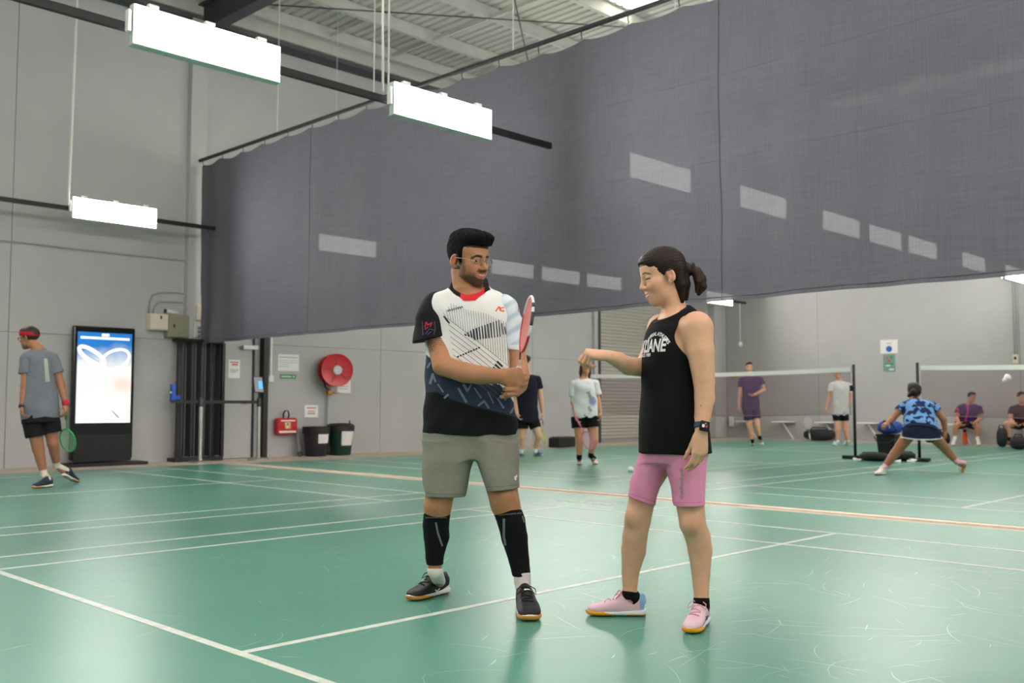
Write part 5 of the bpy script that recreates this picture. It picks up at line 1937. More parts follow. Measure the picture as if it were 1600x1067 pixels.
Q.cone(J(688, 765, -.025), J(686, 800, -.03), .078, .080, .01, 's')
Q.cone(J(786, 755, -.10), J(788, 790, -.105), .064, .066, .01, 's')
Q.fn(shorts_hem)
shorts = skin_obj('shorts', Q.mesh(HC), m_cloth, man, lambda V: GS*(1 + .04*vnoise(V, 90, 4)[:, None]))
P = Print(bvh_of(shorts), DF)
P.line([J(804, 744, -.2), J(806, 750, -.2)], .006); P.line([J(807.5, 742, -.2), J(804.5, 750, -.2)], .005); P.line([J(803.5, 748, -.2), J(806, 744, -.2)], .004)
P.build('hem_logo', m_white_print, shorts)
P = Print(bvh_of(shorts), DF)
P.line([J(663, 769.5, -.2), J(680, 771.5, -.2), J(696, 772, -.2), J(726, 772, -.2)], .0016); P.line([J(760, 761, -.2), J(785, 760, -.2), J(811, 757, -.2)], .0016)
P.build('hem_stitch', mat('grey_stitch', (88, 90, 84), rough=0.9), shorts)

# --- compression calf sleeves, socks, shoes
def tube_sleeve(name, pts, rs, zt, zb, colr, parent=man, n=None):
    S = Sdf(); S.chain(pts, rs, .012)
    S.cut((0, 0, zt), (0, 0.12, 1)); S.cut((0, 0, zb), (0, 0, -1))
    return skin_obj(name, S.mesh(HC), m_cloth, parent, col_const(colr))


c1 = tube_sleeve('calf_sleeve', [kr, J(681, 820, 0.0), J(682, 838, 0.01), J(679, 870, 0.02), ar], [.0615, .0595, .0585, .041, .0365], J(682, 802)[2], J(682, 883)[2], lin((15, 15, 18)))
c2 = tube_sleeve('calf_sleeve', [kl, J(799, 815, -0.10), J(804, 840, -0.09), J(811, 875, -0.09), al], [.0635, .0615, .0585, .0455, .0395], J(795, 800, -.1)[2], J(812, 900, -.1)[2], lin((15, 15, 18)))
m_grey_stripe = mat('grey_stripe', (112, 112, 116), rough=0.8)
P = Print(bvh_of(c1), DF); P.line([J(681, 816, -.2), J(684, 832, -.2), J(691, 853, -.2)], .008); P.build('stripe', m_grey_stripe, c1)
P = Print(bvh_of(c2), DF); P.line([J(787.5, 810, -.3), J(787.5, 838, -.3), J(790, 852, -.3)], .010); P.build('stripe', m_grey_stripe, c2)
P = Print(bvh_of(c2), DF); P.line([J(816, 806, -.3), J(819, 816, -.3)], .006); P.build('stripe', m_grey_stripe, c2)
for cs, a, b in ((c1, (665, 808.5), (698, 808.5)), (c2, (779, 804.5), (815, 801.5))):
    P = Print(bvh_of(cs), DF)
    n_ = 14
    for i in range(n_):
        u = (i + .2)/n_; v = (i + .2 + random.uniform(.35, .65))/n_
        p_, q_ = (a[0] + (b[0] - a[0])*u, a[1] + (b[1] - a[1])*u), (a[0] + (b[0] - a[0])*v, a[1] + (b[1] - a[1])*v)
        P.line([J(*p_, -.3), J(*q_, -.3)], .0055)
    tag(P.build('band_lettering', m_grey_stripe, cs), kind='stuff')
SOCK = lin((222, 212, 208))
tube_sleeve('sock', [ar + V3(0, 0, .03), ar, fr_heel + V3(0, 0, .06)], [.0375, .0345, .0305], ar[2] + .014, .04, SOCK)
tube_sleeve('sock', [al + V3(0, 0, .04), al, fl_heel + V3(0, 0, .06)], [.0390, .0370, .0320], al[2] + .018, .04, SOCK)
BLKS = lin((24, 24, 27)); WS_ = lin((222, 220, 220)); GUM = lin((196, 138, 62))
m_lace_k = mat('black_lace', (20, 20, 22), rough=0.8)


sh1, R1, h1, g1 = shoe(man, s1h, s1t, BLKS, WS_, GUM, .0034, lace=m_lace_k, heel_band=WS_)
sh2, R2, h2, g2 = shoe(man, s2h, s2t, BLKS, WS_, GUM, .0034, lace=m_lace_k, heel_band=WS_, width=1.12)


def shoe_mark(sh, pxs, m_, fr, w_, dy=-.4):
    P = Print(bvh_of(sh), DF, 0.0012)
    for a, b in pxs:
        P.line([fr(*a, dy), fr(*b, dy)], w_)
    return P.build('shoe_logo', m_, sh)


shoe_mark(sh1, (((680, 921), (684, 927)), ((687, 919), (679, 927.5)), ((684, 924), (686.5, 925.5))), m_white_print, F1, .0045)
shoe_mark(sh1, (((663, 899), (669, 899)),), m_white_print, F1, .005)
shoe_mark(sh2, (((819, 921), (829, 921)),), m_white_print, F1, .0055)

# --- racket
rk = thing('badminton_racket', 'red and white badminton racket held upright by the man in glasses', 'racket', (1.20, 0.0, 0.0), YAW - PI/2)
hb, ht = J(813.5, 546, -.38), J(832.5, 467, -.50)
ax_ = nrm(ht - hb); hl_ = np.linalg.norm(ht - hb)
gd = nrm(G1 - G0)
m_frame_r = mat('racket_frame_red', (214, 52, 62), rough=0.3); m_frame_w = mat('racket_frame_white', (226, 220, 222), rough=0.3)
m_shaft = mat('racket_shaft', (120, 34, 38), rough=0.3); m_grip = mat('white_grip', (220, 218, 212), rough=0.7)
MB().tube([G0 - gd*.005, G1 - gd*.012], .0140, 10).build('grip', m_grip, rk, True)
MB().tube([G1 - gd*.014, G1, G1 + (hb - G1)*.10], [.0142, .0105, .0045], 12).build('cone', m_frame_w, rk, True)
MB().tube([G1 + (hb - G1)*.06, G1 + (hb - G1)*.45], .0038, 8).build('shaft', m_frame_w, rk, True)
MB().tube([G1 + (hb - G1)*.45, hb], .0038, 8).build('shaft', m_shaft, rk, True)
cen = (hb + ht)/2
sdv = nrm(np.cross(ax_, [0, 1.0, 0])); sdv = nrm(sdv*0.17 + np.array([0, 1.0, 0])*0.97*1.0 - ax_*(ax_ @ (sdv*0.17 + np.array([0, .97, 0]))))
hw = .100
ell_ = [cen + ax_*(hl_/2)*math.cos(a) + sdv*hw*math.sin(a)*(1 + .08*math.cos(a)) for a in np.linspace(0, 2*PI, 65)[:-1]]
MB().tube(ell_[16:49], .0062, 8).build('frame', m_frame_r, rk, True)
MB().tube(ell_[48:] + ell_[:17], .0062, 8).build('frame', m_frame_w, rk, True)
m_str = mat('pink_strings', (240, 150, 150), rough=0.4)
st_ = MB()
for i in range(-10, 11):
    u = i/11; L_ = math.sqrt(1 - u*u)
    st_.tube([cen + sdv*hw*u - ax_*hl_/2*L_, cen + sdv*hw*u + ax_*hl_/2*L_], .0020, 4)
for i in range(-11, 12):
    u = i/12; L_ = math.sqrt(1 - u*u)
    st_.tube([cen + ax_*hl_/2*u - sdv*hw*L_, cen + ax_*hl_/2*u + sdv*hw*L_], .0020, 4)
tag(st_.build('strings', m_str, rk), kind='stuff')
MB().tube(ell_[52:58], .0068, 8).build('frame_lettering', m_darkgrey, rk, True)
MB().tube(ell_[59:62], .0068, 8).build('frame_lettering', m_darkgrey, rk, True)
# ------------------------------------------------------------------ the woman in the black tank top
F2 = Frame(1.50, -0.75)
wom = thing('person', 'woman with ponytail in black tank top and pink shorts facing the man', 'person', (1.50, -0.75, 0.0), YAW - PI/2)
K = F2; EYE[0] = F2.c
wc = K(1035.5, 434, 0.0); WR = head_frame(math.radians(-79), math.radians(14), math.radians(0)); WSC = 0.985


def wp(x, y, z):
    return wc + WR @ (WSC*V3(x, y, z))


B = Sdf()
head(B, wc, WR, WSC, True, 0.009, True, 1.06)
for q in (-1, 1):                         # smiling cheeks
    B.ell(wp(q*.036, .066, -.026), (.020, .018, .018), WR, .02)
B.cone(wp(0, -.018, -.045), K(1056, 492, .02), .047, .054, .020)
# torso core
def krow(py, xl, xr, ry, cy=0.0):
    a, b = K(xl, py, cy), K(xr, py, cy)
    return ((a[2] + b[2])/2, (a[0] + b[0])/2, cy, (b[0] - a[0])/2, ry)


B.loft([krow(489, 1034, 1078, .085, .02), krow(500, 1027, 1092, .125, .015), krow(520, 1018, 1092, .145, .01), krow(555, 1010, 1088, .150), krow(600, 1012, 1086, .140), krow(650, 1008, 1096, .150), krow(710, 1004, 1104, .160)], k=.03)
# her left arm (near, hanging) and right arm (far, reaching)
sL = K(1090, 514, -.15); eLw = K(1100, 596, -.19); wLw = K(1096, 672, -.24)
B.ell(K(1088, 512, -.14), (.062, .062, .066), None, .03)
B.chain([sL, K(1095, 550, -.17), eLw], [.060, .056, .044], .03)
B.chain([eLw, K(1101, 622, -.20), K(1098, 650, -.22), wLw], [.042, .041, .033, .0265], .006)
hand(B, wLw + V3(0, 0, -.012), (-.12, -.14, -1.0), (-.40, .80, .0), -1, .95, ((20, 26, 18), (22, 30, 20), (24, 32, 22), (26, 34, 24)), 1.5, (0.93, .18, .50), (4, 8))
sR = K(1030, 514, .15); eRw = K(1007, 574, .05); wRw = K(953, 557, -.10)
B.ell(K(1032, 511, .14), (.050, .055, .056), None, .03)
B.chain([sR, K(1021, 545, .11), eRw], [.050, .047, .042], .03)
B.chain([eRw, K(982, 572, -.0), K(967, 563, -.06), wRw], [.042, .039, .034, .0265], .006)
hand(B, wRw + V3(-.006, 0, .003), (-1.0, -.12, .10), (-.05, .40, -.9), -1, 1.0, ((58, 70, 45), (62, 72, 45), (66, 74, 45), (70, 74, 46)), 5, (0.90, .10, .40), (4, 10))
# legs: far leg (image left) and near leg
k1, a1 = K(996, 815, .06), K(984, 926, .08)
k2, a2 = K(1082, 818, -.10), K(1096, 938, -.10)
B.chain([K(1029, 712, .04), K(1007, 760, .048), k1], [.080, .058, .055], .02)
B.chain([K(1074, 712, -.05), K(1075, 760, -.088), k2], [.085, .062, .054], .02)
B.chain([k1, K(992, 838, .07), K(990, 860, .085), K(985, 895, .09), a1], [.054, .053, .053, .037, .030], .006)
B.chain([k2, K(1090, 838, -.09), K(1094, 860, -.08), K(1095, 895, -.085), a2], [.053, .051, .050, .038, .029], .006)
B.ell(K(990, 808, .03), (.030, .030, .036), None, .03)
B.ell(K(1079, 818, -.135), (.031, .026, .036), None, .03)
w1h, w1t = place_shoe((1000, 962), (923, 961), F2, .255)
w2h, w2t = place_shoe((1101, 972), (1076, 992), F2, .255)
B.cone(a1, w1h + nrm(w1t - w1h)*.05 + V3(0, 0, .05), .029, .026, .012)
B.cone(a2, w2h + nrm(w2t - w2h)*.05 + V3(0, 0, .05), .028, .026, .012)
zs2 = float(K(1050, 488, 0)[2])
VF = merge(B.mesh(0.0026, zlo=zs2), B.mesh(HB, zhi=zs2 + .004))
SW = np.array(lin((214, 166, 136))); SWR = np.array(lin((212, 140, 118)))


def womcol(V):
    o = np.tile(SW, (len(V), 1))*(1 + 0.04*vnoise(V, 60, 3)[:, None])
    kn = np.minimum(np.linalg.norm(V - (k1 + V3(-.03, -.03, .01)), axis=1), np.linalg.norm(V - (k2 + V3(0, -.05, .0)), axis=1))
    o = o*(1 - .0*kn[:, None]) ; t = .35*ss(.05, .015, kn)[:, None]; o = o*(1 - t) + SWR*.85*t
    q = to_head(V, wc, WR, WSC); x, y, z = q.T; ax_ = np.abs(x); hd = V[:, 2] > zs2 - 0.03

    def mixc(c, w):
        w = np.clip(w, 0, 1)[:, None]*hd[:, None]
        return o*(1 - w) + np.array(c)*w
    o = mixc(SWR, 0.55*ss(.035, .012, np.hypot(ax_ - .042, z + .022))*(y > .02))
    o = mixc(SWR, 0.7*(np.hypot((y + .006)/.016, z/.024) < 1)*(ax_ > .072))
    o = mixc(lin((186, 100, 96)), 0.85*((np.hypot(ax_/.026, (z + .0645 - .30*ax_)/.0110) < 1)*(y > .072)))
    o = mixc(lin((236, 228, 222)), 0.9*((np.hypot(ax_/.021, (z + .0632 - .28*ax_)/.0036) < 1)*(y > .072)))
    bz = .034 + .08*ax_ - 1.6*np.maximum(ax_ - .034, 0)**1.2
    o = mixc(lin((58, 40, 34)), 0.85*ss(.0048, .0024, np.abs(z - bz))*(ax_ > .012)*(ax_ < .052)*(y > .045))
    lid = np.abs(z - .0075 + 1.2*np.maximum(0, ax_ - .036)*0) < .0030
    o = mixc(lin((44, 30, 26)), 0.85*lid*(np.abs(ax_ - .032) < .016)*(y > .062))
    o = mixc(lin((50, 32, 26)), ((z > .068) | ((y < .01) & (z > .02))).astype(float))
    o = mixc(lin((50, 32, 26)), (y < -.03).astype(float)*(z > -.06))
    return o


wom_body = skin_obj('body', VF, m_skin, wom, womcol)
P = Print(bvh_of(wom_body), (0, 1, 0), .0008)
P.line([K(1094.5, 633.5, -.3), K(1096, 633.8, -.3)], .004); P.build('mole', mat('mole', (92, 58, 44), rough=0.6), wom_body)

# hair pulled back: cap, loose back lengths, band, ponytail
Hh = Sdf()
Hh.ell(wp(0, -.014, .052), (.0815*WSC, .1030*WSC, .0860*WSC), WR, .01)
Hh.ell(wp(0, .042, .078), (.062*WSC, .050*WSC, .036*WSC), WR, .02)


def womhair(X, Y, Z, D):
    Pq = np.stack(np.broadcast_arrays(X - wc[0], Y - wc[1], Z - wc[2]), -1) @ WR.astype(np.float32)/WSC
    x, y, z = Pq[..., 0], Pq[..., 1], Pq[..., 2]
    zl = np.interp(y, [-.14, -.035, -.028, -.010, .006, .016, .030, .050, .070, .085, .12], [-.20, -.20, -.03, .026, .022, -.004, .008, .036, .058, .080, .090]).astype(np.float32)
    st = .0003*np.sin(x*700 + z*260) + .00045*np.sin(520*(z*.9 + y*.35) + 6*np.sin(40*y)) + .0003*np.sin(900*(z + .5*y))
    return np.maximum(D + st, (zl - z)*0.85)


# lengths hanging behind the ear
for (x_, y0, y1, z1, r_) in ((.050, -.045, -.038, -.135, .022), (.062, -.030, -.022, -.128, .013), (.030, -.070, -.062, -.120, .026), (-.01, -.085, -.078, -.110, .028), (-.045, -.055, -.045, -.12, .024), (.058, -.050, -.052, -.115, .018)):
    Hh.chain([wp(x_, y0, .02), wp(x_*1.02, (y0 + y1)/2 - .003, -.05), wp(x_*.92, y1, z1)], [r_*1.2, r_, r_*.42], .016)
Hh.fn(womhair)
HAIRW = np.array(lin((31, 18, 14)))


def hcol(V):
    q = to_head(V, wc, WR, WSC)
    s_ = np.sin(420*(q[:, 2]*.9 + q[:, 1]*.35) + 5*np.sin(60*q[:, 1])) + .7*np.sin(900*q[:, 0] + 300*q[:, 2])
    return HAIRW*(1 + .22*s_[:, None])*np.array([1.06, 1.0, .95])


whair = skin_obj('hair', Hh.mesh(0.0024), m_hair, wom, hcol)
Pt = Sdf()
kn_ = K(1080, 421, .02)
Pt.cone(K(1072, 420, .01), kn_, .030, .020, .01)
Pt.chain([kn_, K(1089, 424, .02), K(1096, 436, .02), K(1097, 448, .02), K(1092, 459, .02)], [.017, .019, .021, .020, .009], .012)
Pt.chain([kn_, K(1087, 426, .0), K(1091, 440, -.005), K(1088, 456, .0)], [.016, .018, .017, .006], .012)
Pt.fn(lambda X, Y, Z, D: D + .0005*np.sin(700*X + 90*Z) + .0004*np.sin(800*Y + 200*Z))
skin_obj('ponytail', Pt.mesh(0.0026), m_hair, wom, lambda V: np.array(lin((50, 30, 22)))*(1 + .30*np.sin(700*V[:, 0] + 120*V[:, 2])[:, None]))
MB().tube([kn_ + .024*(math.cos(a)*V3(.35, 0, .93) + math.sin(a)*V3(0, 1, 0)) for a in np.linspace(0, 2*PI, 21)[:-1]], .0085, 8, closed=True).build('hair_band', mat('black_scrunchie', (16, 15, 16), rough=0.8), wom, True)

# --- tank top
T = Sdf()
T.loft([krow(474, 1043, 1072, .060, .03), krow(483, 1036, 1084, .100, .025), krow(491, 1028, 1091, .122, .02), krow(505, 1016, 1096, .135, .015), krow(520, 1010, 1096, .158, .005), krow(545, 1004, 1094, .165), krow(580, 1003, 1092, .162), krow(620, 1001, 1096, .166), krow(660, 1000, 1104, .172), krow(708, 998, 1112, .176)], k=.02, n=2.2)
T.fn(lambda X, Y, Z, D: D + .0030*np.sin(24*X + 9*np.sin(3*Z) + 6*Y) * np.clip((1.25 - Z)*3, .15, 1) + .0022*np.sin(30*Z + 24*X + 3*np.sin(8*X)) * np.clip(1.2 - np.abs(Z - 1.15)*5, 0, 1))
T.cut(K(1055, 708, 0), (0.02, 0, -1))
# neckline and armholes
np_ = K(1038, 497, -.03)
nq = nrm(V3(-.42, -.12, .90))
T.cut(K(1044, 492, 0), nq)
T.cone(K(1078, 523, -.36), K(1082, 524, -.075), .078, .066, .008, 's')
T.ell(K(1082, 520, -.17), (.062, .10, .095), None, .008, 's')
T.ell(K(1026, 522, .19), (.055, .09, .095), None, .008, 's')
tank = skin_obj('tank_top', T.mesh(HC), m_cloth, wom, col_const(lin((14, 14, 16))))
bt = bvh_of(tank)
# prints: on the chest, which faces image left
m_wp = mat('white_flex_print', (228, 226, 230), rough=0.7)
dv = nrm(V3(.72, .69, 0)); ux = nrm(V3(.69, -.72, 0))


def surf(px, py):
    a = Vector(K(px, py, -1.2)); b = Vector(K(px, py, .5)); h_ = bt.ray_cast(a, (b - a).normalized())
    return np.array(h_[0])


P = Print(bt, dv, .0014, eye=False)
P.text('ARKLIANE', surf(1040.5, 540), ux*.66, nrm(V3(.06, 0, 1)), .074, bold=.0022, shear=.10, align='RIGHT')
P.text('UNIVERSAL ATHLETES', surf(1026, 522), ux*.70, (0, 0, 1), .021, bold=.0006, arc=.12)
P.text('SINCE 1989', surf(1017, 554.5), ux, (0, 0, 1), .020, bold=.0005, align='RIGHT')
P.build('chest_lettering', m_wp, tank)

# --- pink shorts
Q = Sdf()
PINK = np.array(lin((226, 146, 180)))
Q.loft([krow(690, 1003, 1104, .155), krow(708, 1001, 1103, .155), krow(722, 1000, 1103, .135)], k=.02)
Q.loft([krow(700, 1001, 1060, .13, .03), krow(718, 997, 1046, .115, .04), krow(740, 989, 1036, .100, .045), krow(765, 983, 1029, .088, .05), krow(800, 978, 1021, .076, .055)], k=.018, n=2.1)
Q.loft([krow(700, 1028, 1104, .13, -.04), krow(718, 1036, 1103, .118, -.055), krow(740, 1043, 1102, .104, -.075), krow(765, 1049, 1101, .092, -.088), krow(800, 1054, 1100, .080, -.10)], k=.018, n=2.1)
Q.fn(lambda X, Y, Z, D: D + .0016*np.sin(60*(Z + .5*X) + 4*np.sin(9*X)) * np.clip(np.sin(9*X + 14*Z), 0, 1))
h1_, h2_ = K(1001, 782.5, .03), K(1076, 789.5, -.1)


def pink_hem(X, Y, Z, D):
    mid = float(K(1040, 760, -.02)[0])
    zl = h1_[2] - .33*(X - h1_[0]); zr = h2_[2] + .02*(X - h2_[0])
    return np.maximum(D, np.where(X < mid, zl - Z, zr - Z))


Q.fn(pink_hem)
pshorts = skin_obj('shorts', Q.mesh(HC), m_cloth, wom, lambda V: PINK*(1 + .03*vnoise(V, 80, 5)[:, None]))
P = Print(bvh_of(pshorts), (0, 1, 0))
m_pg = mat('grey_pink_print', (168, 134, 150), rough=0.7)
for i in range(7):
    P.line([K(1064 + .8*(i % 2), 732 + i*7, -.3), K(1066 + .8*(i % 2), 738 + i*7, -.3)], .010)
P.build('leg_print', m_pg, pshorts)
P = Print(bvh_of(pshorts), (0, 1, 0))
P.line([K(980, 770.5, -.3), K(1000, 776, -.3), K(1024, 784.5, -.3)], .0016); P.line([K(1052, 785, -.3), K(1075, 785.5, -.3), K(1098, 784.5, -.3)], .0016)
P.build('hem_stitch', mat('pink_stitch', (196, 92, 136), rough=0.9), pshorts)

# --- watch
wt = MB()
wv = nrm(wLw - K(1098, 650, -.22))
s1_ = nrm(np.cross(wv, [0, 1.0, 0])); s2_ = np.cross(wv, s1_)
wcn = wLw - wv*.012 + V3(0, 0, 0.004)
band = Sdf()
band.cone(wcn - wv*.014, wcn + wv*.014, .0318, .0318, .004)
band.cut(wcn + wv*.0115, wv); band.cut(wcn - wv*.0115, -wv)
wb = skin_obj('watch', band.mesh(.0024), mat('watch_band', (38, 62, 84), rough=0.6), wom)
Mw = Matrix(((s1_[0], s2_[0], wv[0], 0), (s1_[1], s2_[1], wv[1], 0), (s1_[2], s2_[2], wv[2], 0), (0, 0, 0, 1)))
fv = nrm(V3(.15, -1, .05)); fx = nrm(np.cross(fv, wv)); fz = np.cross(fx, fv); ctr = wcn + fv*.0335
Mw = Matrix(((fx[0], fv[0], fz[0], ctr[0]), (fx[1], fv[1], fz[1], ctr[1]), (fx[2], fv[2], fz[2], ctr[2]), (0, 0, 0, 1)))
MB().bbox(0, 0, 0, .038, .011, .042, .004, Mw).build('watch_case', mat('watch_black', (12, 12, 15), rough=0.2), wb, 'auto')
MB().box(-.012, -.002, .0056, .0062, -.006, .006, Mw).build('watch_dial_mark', m_white_print, wb)
MB().box(.002, .011, .0056, .0062, -.005, .005, Mw).build('watch_dial_mark', mat('dial_red', (200, 70, 60), rough=0.4), wb)

# --- socks and pink shoes
def wsock(a, heel, toe, colr):
    S = Sdf(); d = nrm(toe - heel)
    S.chain([a, heel + d*.05 + V3(0, 0, .075), heel + d*.055 + V3(0, 0, .05)], [.0335, .0335, .0300], .012)
    S.cut(heel + d*.05 + V3(0, 0, .112), d*-.30 + V3(0, 0, 1))
    S.cut((0, 0, .04), (0, 0, -1))
    skin_obj('sock', S.mesh(HC), m_cloth, wom, col_const(colr))


wsock(a1, w1h, w1t, lin((16, 16, 18))); wsock(a2, w2h, w2t, lin((16, 16, 18)))
PK, LB, AMB = lin((228, 190, 202)), lin((132, 176, 218)), lin((232, 158, 24))
m_lace_p = mat('pink_lace', (222, 168, 182), rough=0.8)
ws1, *_ = shoe(wom, w1h, w1t, PK, lin((226, 226, 232)), AMB, .0034, tongue=LB, collar=LB, lace=m_lace_p, heelc=LB, gum_front=1.15)
ws2, *_ = shoe(wom, w2h, w2t, PK, lin((226, 226, 232)), AMB, .0034, tongue=LB, collar=LB, lace=m_lace_p, heelc=LB, gum_front=1.15)
shoe_mark(ws2, (((1102.5, 963), (1104.5, 968)), ((1106, 961.5), (1102, 969)), ((1103, 966), (1106.5, 967.5))), mat('navy_mark', (40, 44, 96), rough=0.6), F2, .0040)
# ------------------------------------------------------------------ people further back
def racket(label, grip, tip, face, colr, width=.10, col2=None):
    """racket from grip end to head tip (world points), head face normal hint"""
    grip, tip = np.asarray(grip, float), np.asarray(tip, float)
    t = thing('badminton_racket', label, 'racket', tuple(grip))
    v = tip - grip; L = np.linalg.norm(v); a = v/L
    sd = nrm(np.cross(a, nrm(face)))
    mf = mat('racket_' + label[:12], colr, rough=0.35)
    MB().tube([V3(0, 0, 0), a*.17], .015, 8).build('grip', col2 or m_grip, t, True)
    MB().tube([a*.17, a*(L - .27)], .005, 6).build('shaft', mf, t, True)
    c = a*(L - .14)
    el = [c + a*.14*math.cos(q) + sd*width*math.sin(q) for q in np.linspace(0, 2*PI, 33)[:-1]]
    MB().tube(el, .009, 6, closed=True).build('frame', mf, t, True)
    s_ = MB()
    for i in range(-6, 7):
        u = i/7; h_ = math.sqrt(1 - u*u)
        s_.tube([c + sd*width*u - a*.14*h_, c + sd*width*u + a*.14*h_], .0018, 4)
        s_.tube([c + a*.14*u - sd*width*h_, c + a*.14*u + sd*width*h_], .0018, 4)
    tag(s_.build('strings', mat('strings_' + label[:12], tuple(int(120 + .5*q) for q in colr), rough=0.5), t), kind='stuff')
    return t


def bgfig(label, O, j, st):
    F = Frame(*O)
    root = thing('person', label, 'person', (O[0], O[1], 0), YAW - PI/2)
    P = j
    s = st.get('s', 1.0); h = st.get('h', .0085); bk = st.get('bulk', 1.0)
    R = head_frame(math.radians(st['yaw']), math.radians(st.get('pitch', 5)), math.radians(st.get('roll', 0)))
    hs = st.get('hs', .93*s); c = P['head']
    B = Sdf()
    head(B, c, R, hs, st.get('fem', False), .004, True, st.get('full', 1.0))
    pel, che = P['pelvis'], P['chest']
    B.cone(c + R @ (hs*V3(0, -.02, -.045)), che + (che - pel)*.02, .050*s, .060*s, .02)
    zax = nrm(che - pel); xax = P['s2'] - P['s1']; xax = nrm(xax - zax*(xax @ zax)); yax = np.cross(zax, xax)
    RT = np.stack([xax, yax, zax], 1); TL = np.linalg.norm(che - pel)
    half = np.linalg.norm(P['s2'] - P['s1'])/2
    hw = st.get('hipw', .165)*s

    def torso(S, inf, top=1.0, bot=-.12):
        for q_ in '12':
            S.cone(che - zax*.035*s, P['s' + q_], .050*s + inf*.6, .050*s + inf*.6, .03*s)
        S.loft([(bot*TL, 0, 0, hw*.98 + inf, .115*s*bk + inf), (.0, 0, 0, hw + inf, .118*s*bk + inf), (.35*TL, 0, 0, hw*.90*bk + inf, .108*s*bk + inf), (.72*TL, 0, 0, half*.88 + inf, .118*s*bk + inf), (.92*TL, 0, 0, half*.82 + inf, .095*s + inf*.7), (top*TL, 0, 0, half*.42 + inf*.6, .066*s + inf*.5)], pel, RT, .02*s, 2.2)
    torso(B, 0.0, 1.02)
    ar = st.get('arm', 1.0)*s; lg = st.get('leg', 1.0)*s
    for q in '12':
        B.chain([P['s' + q], P['e' + q]], [.054*ar, .043*ar], .03)
        B.chain([P['e' + q], (P['e' + q]*.6 + P['w' + q]*.4), P['w' + q]], [.042*ar, .040*ar, .028*ar], .02)
        d_ = nrm(P['w' + q] - P['e' + q])
        if 'h' + q in P:
            d_ = nrm(P['h' + q] - P['w' + q])
        nv = np.cross(d_, [0, 1.0, 0.2]) if abs(d_[1]) < .9 else V3(1, 0, 0)
        hand(B, P['w' + q], d_, nv*(1 if q == '1' else -1), 1 if q == '1' else -1, .95*s, ((35, 40, 25),)*4, 5)
        hip = pel + xax*(-1 if q == '1' else 1)*hw*.50 - zax*.03
        B.chain([hip, P['k' + q]], [.088*lg, .060*lg], .03)
        B.chain([P['k' + q], P['k' + q]*.65 + P['a' + q]*.35 , P['a' + q]], [.056*lg, .053*lg, .034*lg], .02)
        hl, to = P['heel' + q], P['toe' + q]
        B.cone(P['a' + q], hl + nrm(to - hl)*.06 + V3(0, 0, .05), .033*lg, .033*lg, .02)
    sk = np.array(lin(st['skin']))
    hairc = np.array(lin(st.get('hair', (22, 18, 18))))

    def sc(V):
        o = np.tile(sk, (len(V), 1))*(1 + .05*vnoise(V, 40, 2)[:, None])
        q = to_head(V, c, R, hs); x, y, z = q.T; ax_ = np.abs(x)
        near = np.linalg.norm(q, axis=1) < .16
        def mc(cc, w):
            w = (np.clip(w, 0, 1)*near)[:, None]; return o*(1 - w) + np.array(cc)*w
        o = mc(hairc, .9*ss(.006, .002, np.abs(z - .034 - .06*ax_))*(ax_ > .012)*(ax_ < .050)*(y > .045))
        o = mc(lin((28, 20, 18)), .9*(np.hypot((ax_ - .031)/.013, (z - .009)/.006) < 1)*(y > .05))
        o = mc(lin((170, 92, 86)), .8*(np.hypot(ax_/.023, (z + .064)/.009) < 1)*(y > .072))
        o = mc(hairc, (z > .070)*1.0)
        if st.get('stubble'):
            o = mc(hairc*1.4, .5*ss(-.045, -.08, z)*(y > 0))
        return o
    body = skin_obj('body', B.mesh(h), m_skin, root, sc)
    # hair
    H = Sdf(); style = st.get('style', 'short')
    H.ell(c + R @ (hs*V3(0, -.014, .052)), (.083*hs, .104*hs, .088*hs), R, .01)
    H.ell(c + R @ (hs*V3(0, .040, .095)), (.064*hs, .060*hs, .036*hs), R, .02)
    if style == 'long':
        for x_ in (-.07, .07):
            H.chain([c + R @ (hs*V3(x_, .0, .04)), c + R @ (hs*V3(x_*1.1, -.005, -.06)), c + R @ (hs*V3(x_*1.05, .0, -.16))], [.030*hs, .032*hs, .018*hs], .02)
        H.chain([c + R @ (hs*V3(0, -.08, .0)), c + R @ (hs*V3(0, -.085, -.15))], [.07*hs, .05*hs], .03)
    if style == 'bun':
        H.chain([c + R @ (hs*V3(0, -.085, .03)), c + R @ (hs*V3(-.05, -.12, .02)), c + R @ (hs*V3(-.11, -.12, -.02))], [.055*hs, .045*hs, .02*hs], .02)
    zls = {'short': [-.055, -.055, -.03, .034, .028, -.005, .034, .060, .076, .085], 'long': [-.3, -.3, -.3, -.2, -.2, -.10, -.01, .030, .066, .085], 'bun': [-.075, -.075, -.04, .02, .01, .0, .03, .050, .070, .085], 'bald': [-.05, -.05, -.03, .034, .03, .0, .05, .2, .2, .2]}[style]

    def hl_(X, Y, Z, D):
        Pq = np.stack(np.broadcast_arrays(X - c[0], Y - c[1], Z - c[2]), -1) @ R.astype(np.float32)/hs
        x, y, z = Pq[..., 0], Pq[..., 1], Pq[..., 2]
        zl = np.interp(y, [-.14, -.06, -.02, -.002, .008, .022, .034, .055, .07, .12], zls)
        return np.maximum(D + .0016*np.sin(300*x + 200*z)*np.sin(260*y), (zl - z)*.85)
    H.fn(hl_)
    skin_obj('hair', H.mesh(h*.75), m_hair, root, lambda V: hairc*(1 + .3*vnoise(V, 120, 3)[:, None]))
    # shirt
    S = Sdf(); torso(S, .029*s, 1.0, st.get('shirt_bot', -.15))
    fr = st.get('sleeve', .52)
    S.fn(folds(.003, 30, O[0]))
    pieces = [S.mesh(h*.8)]
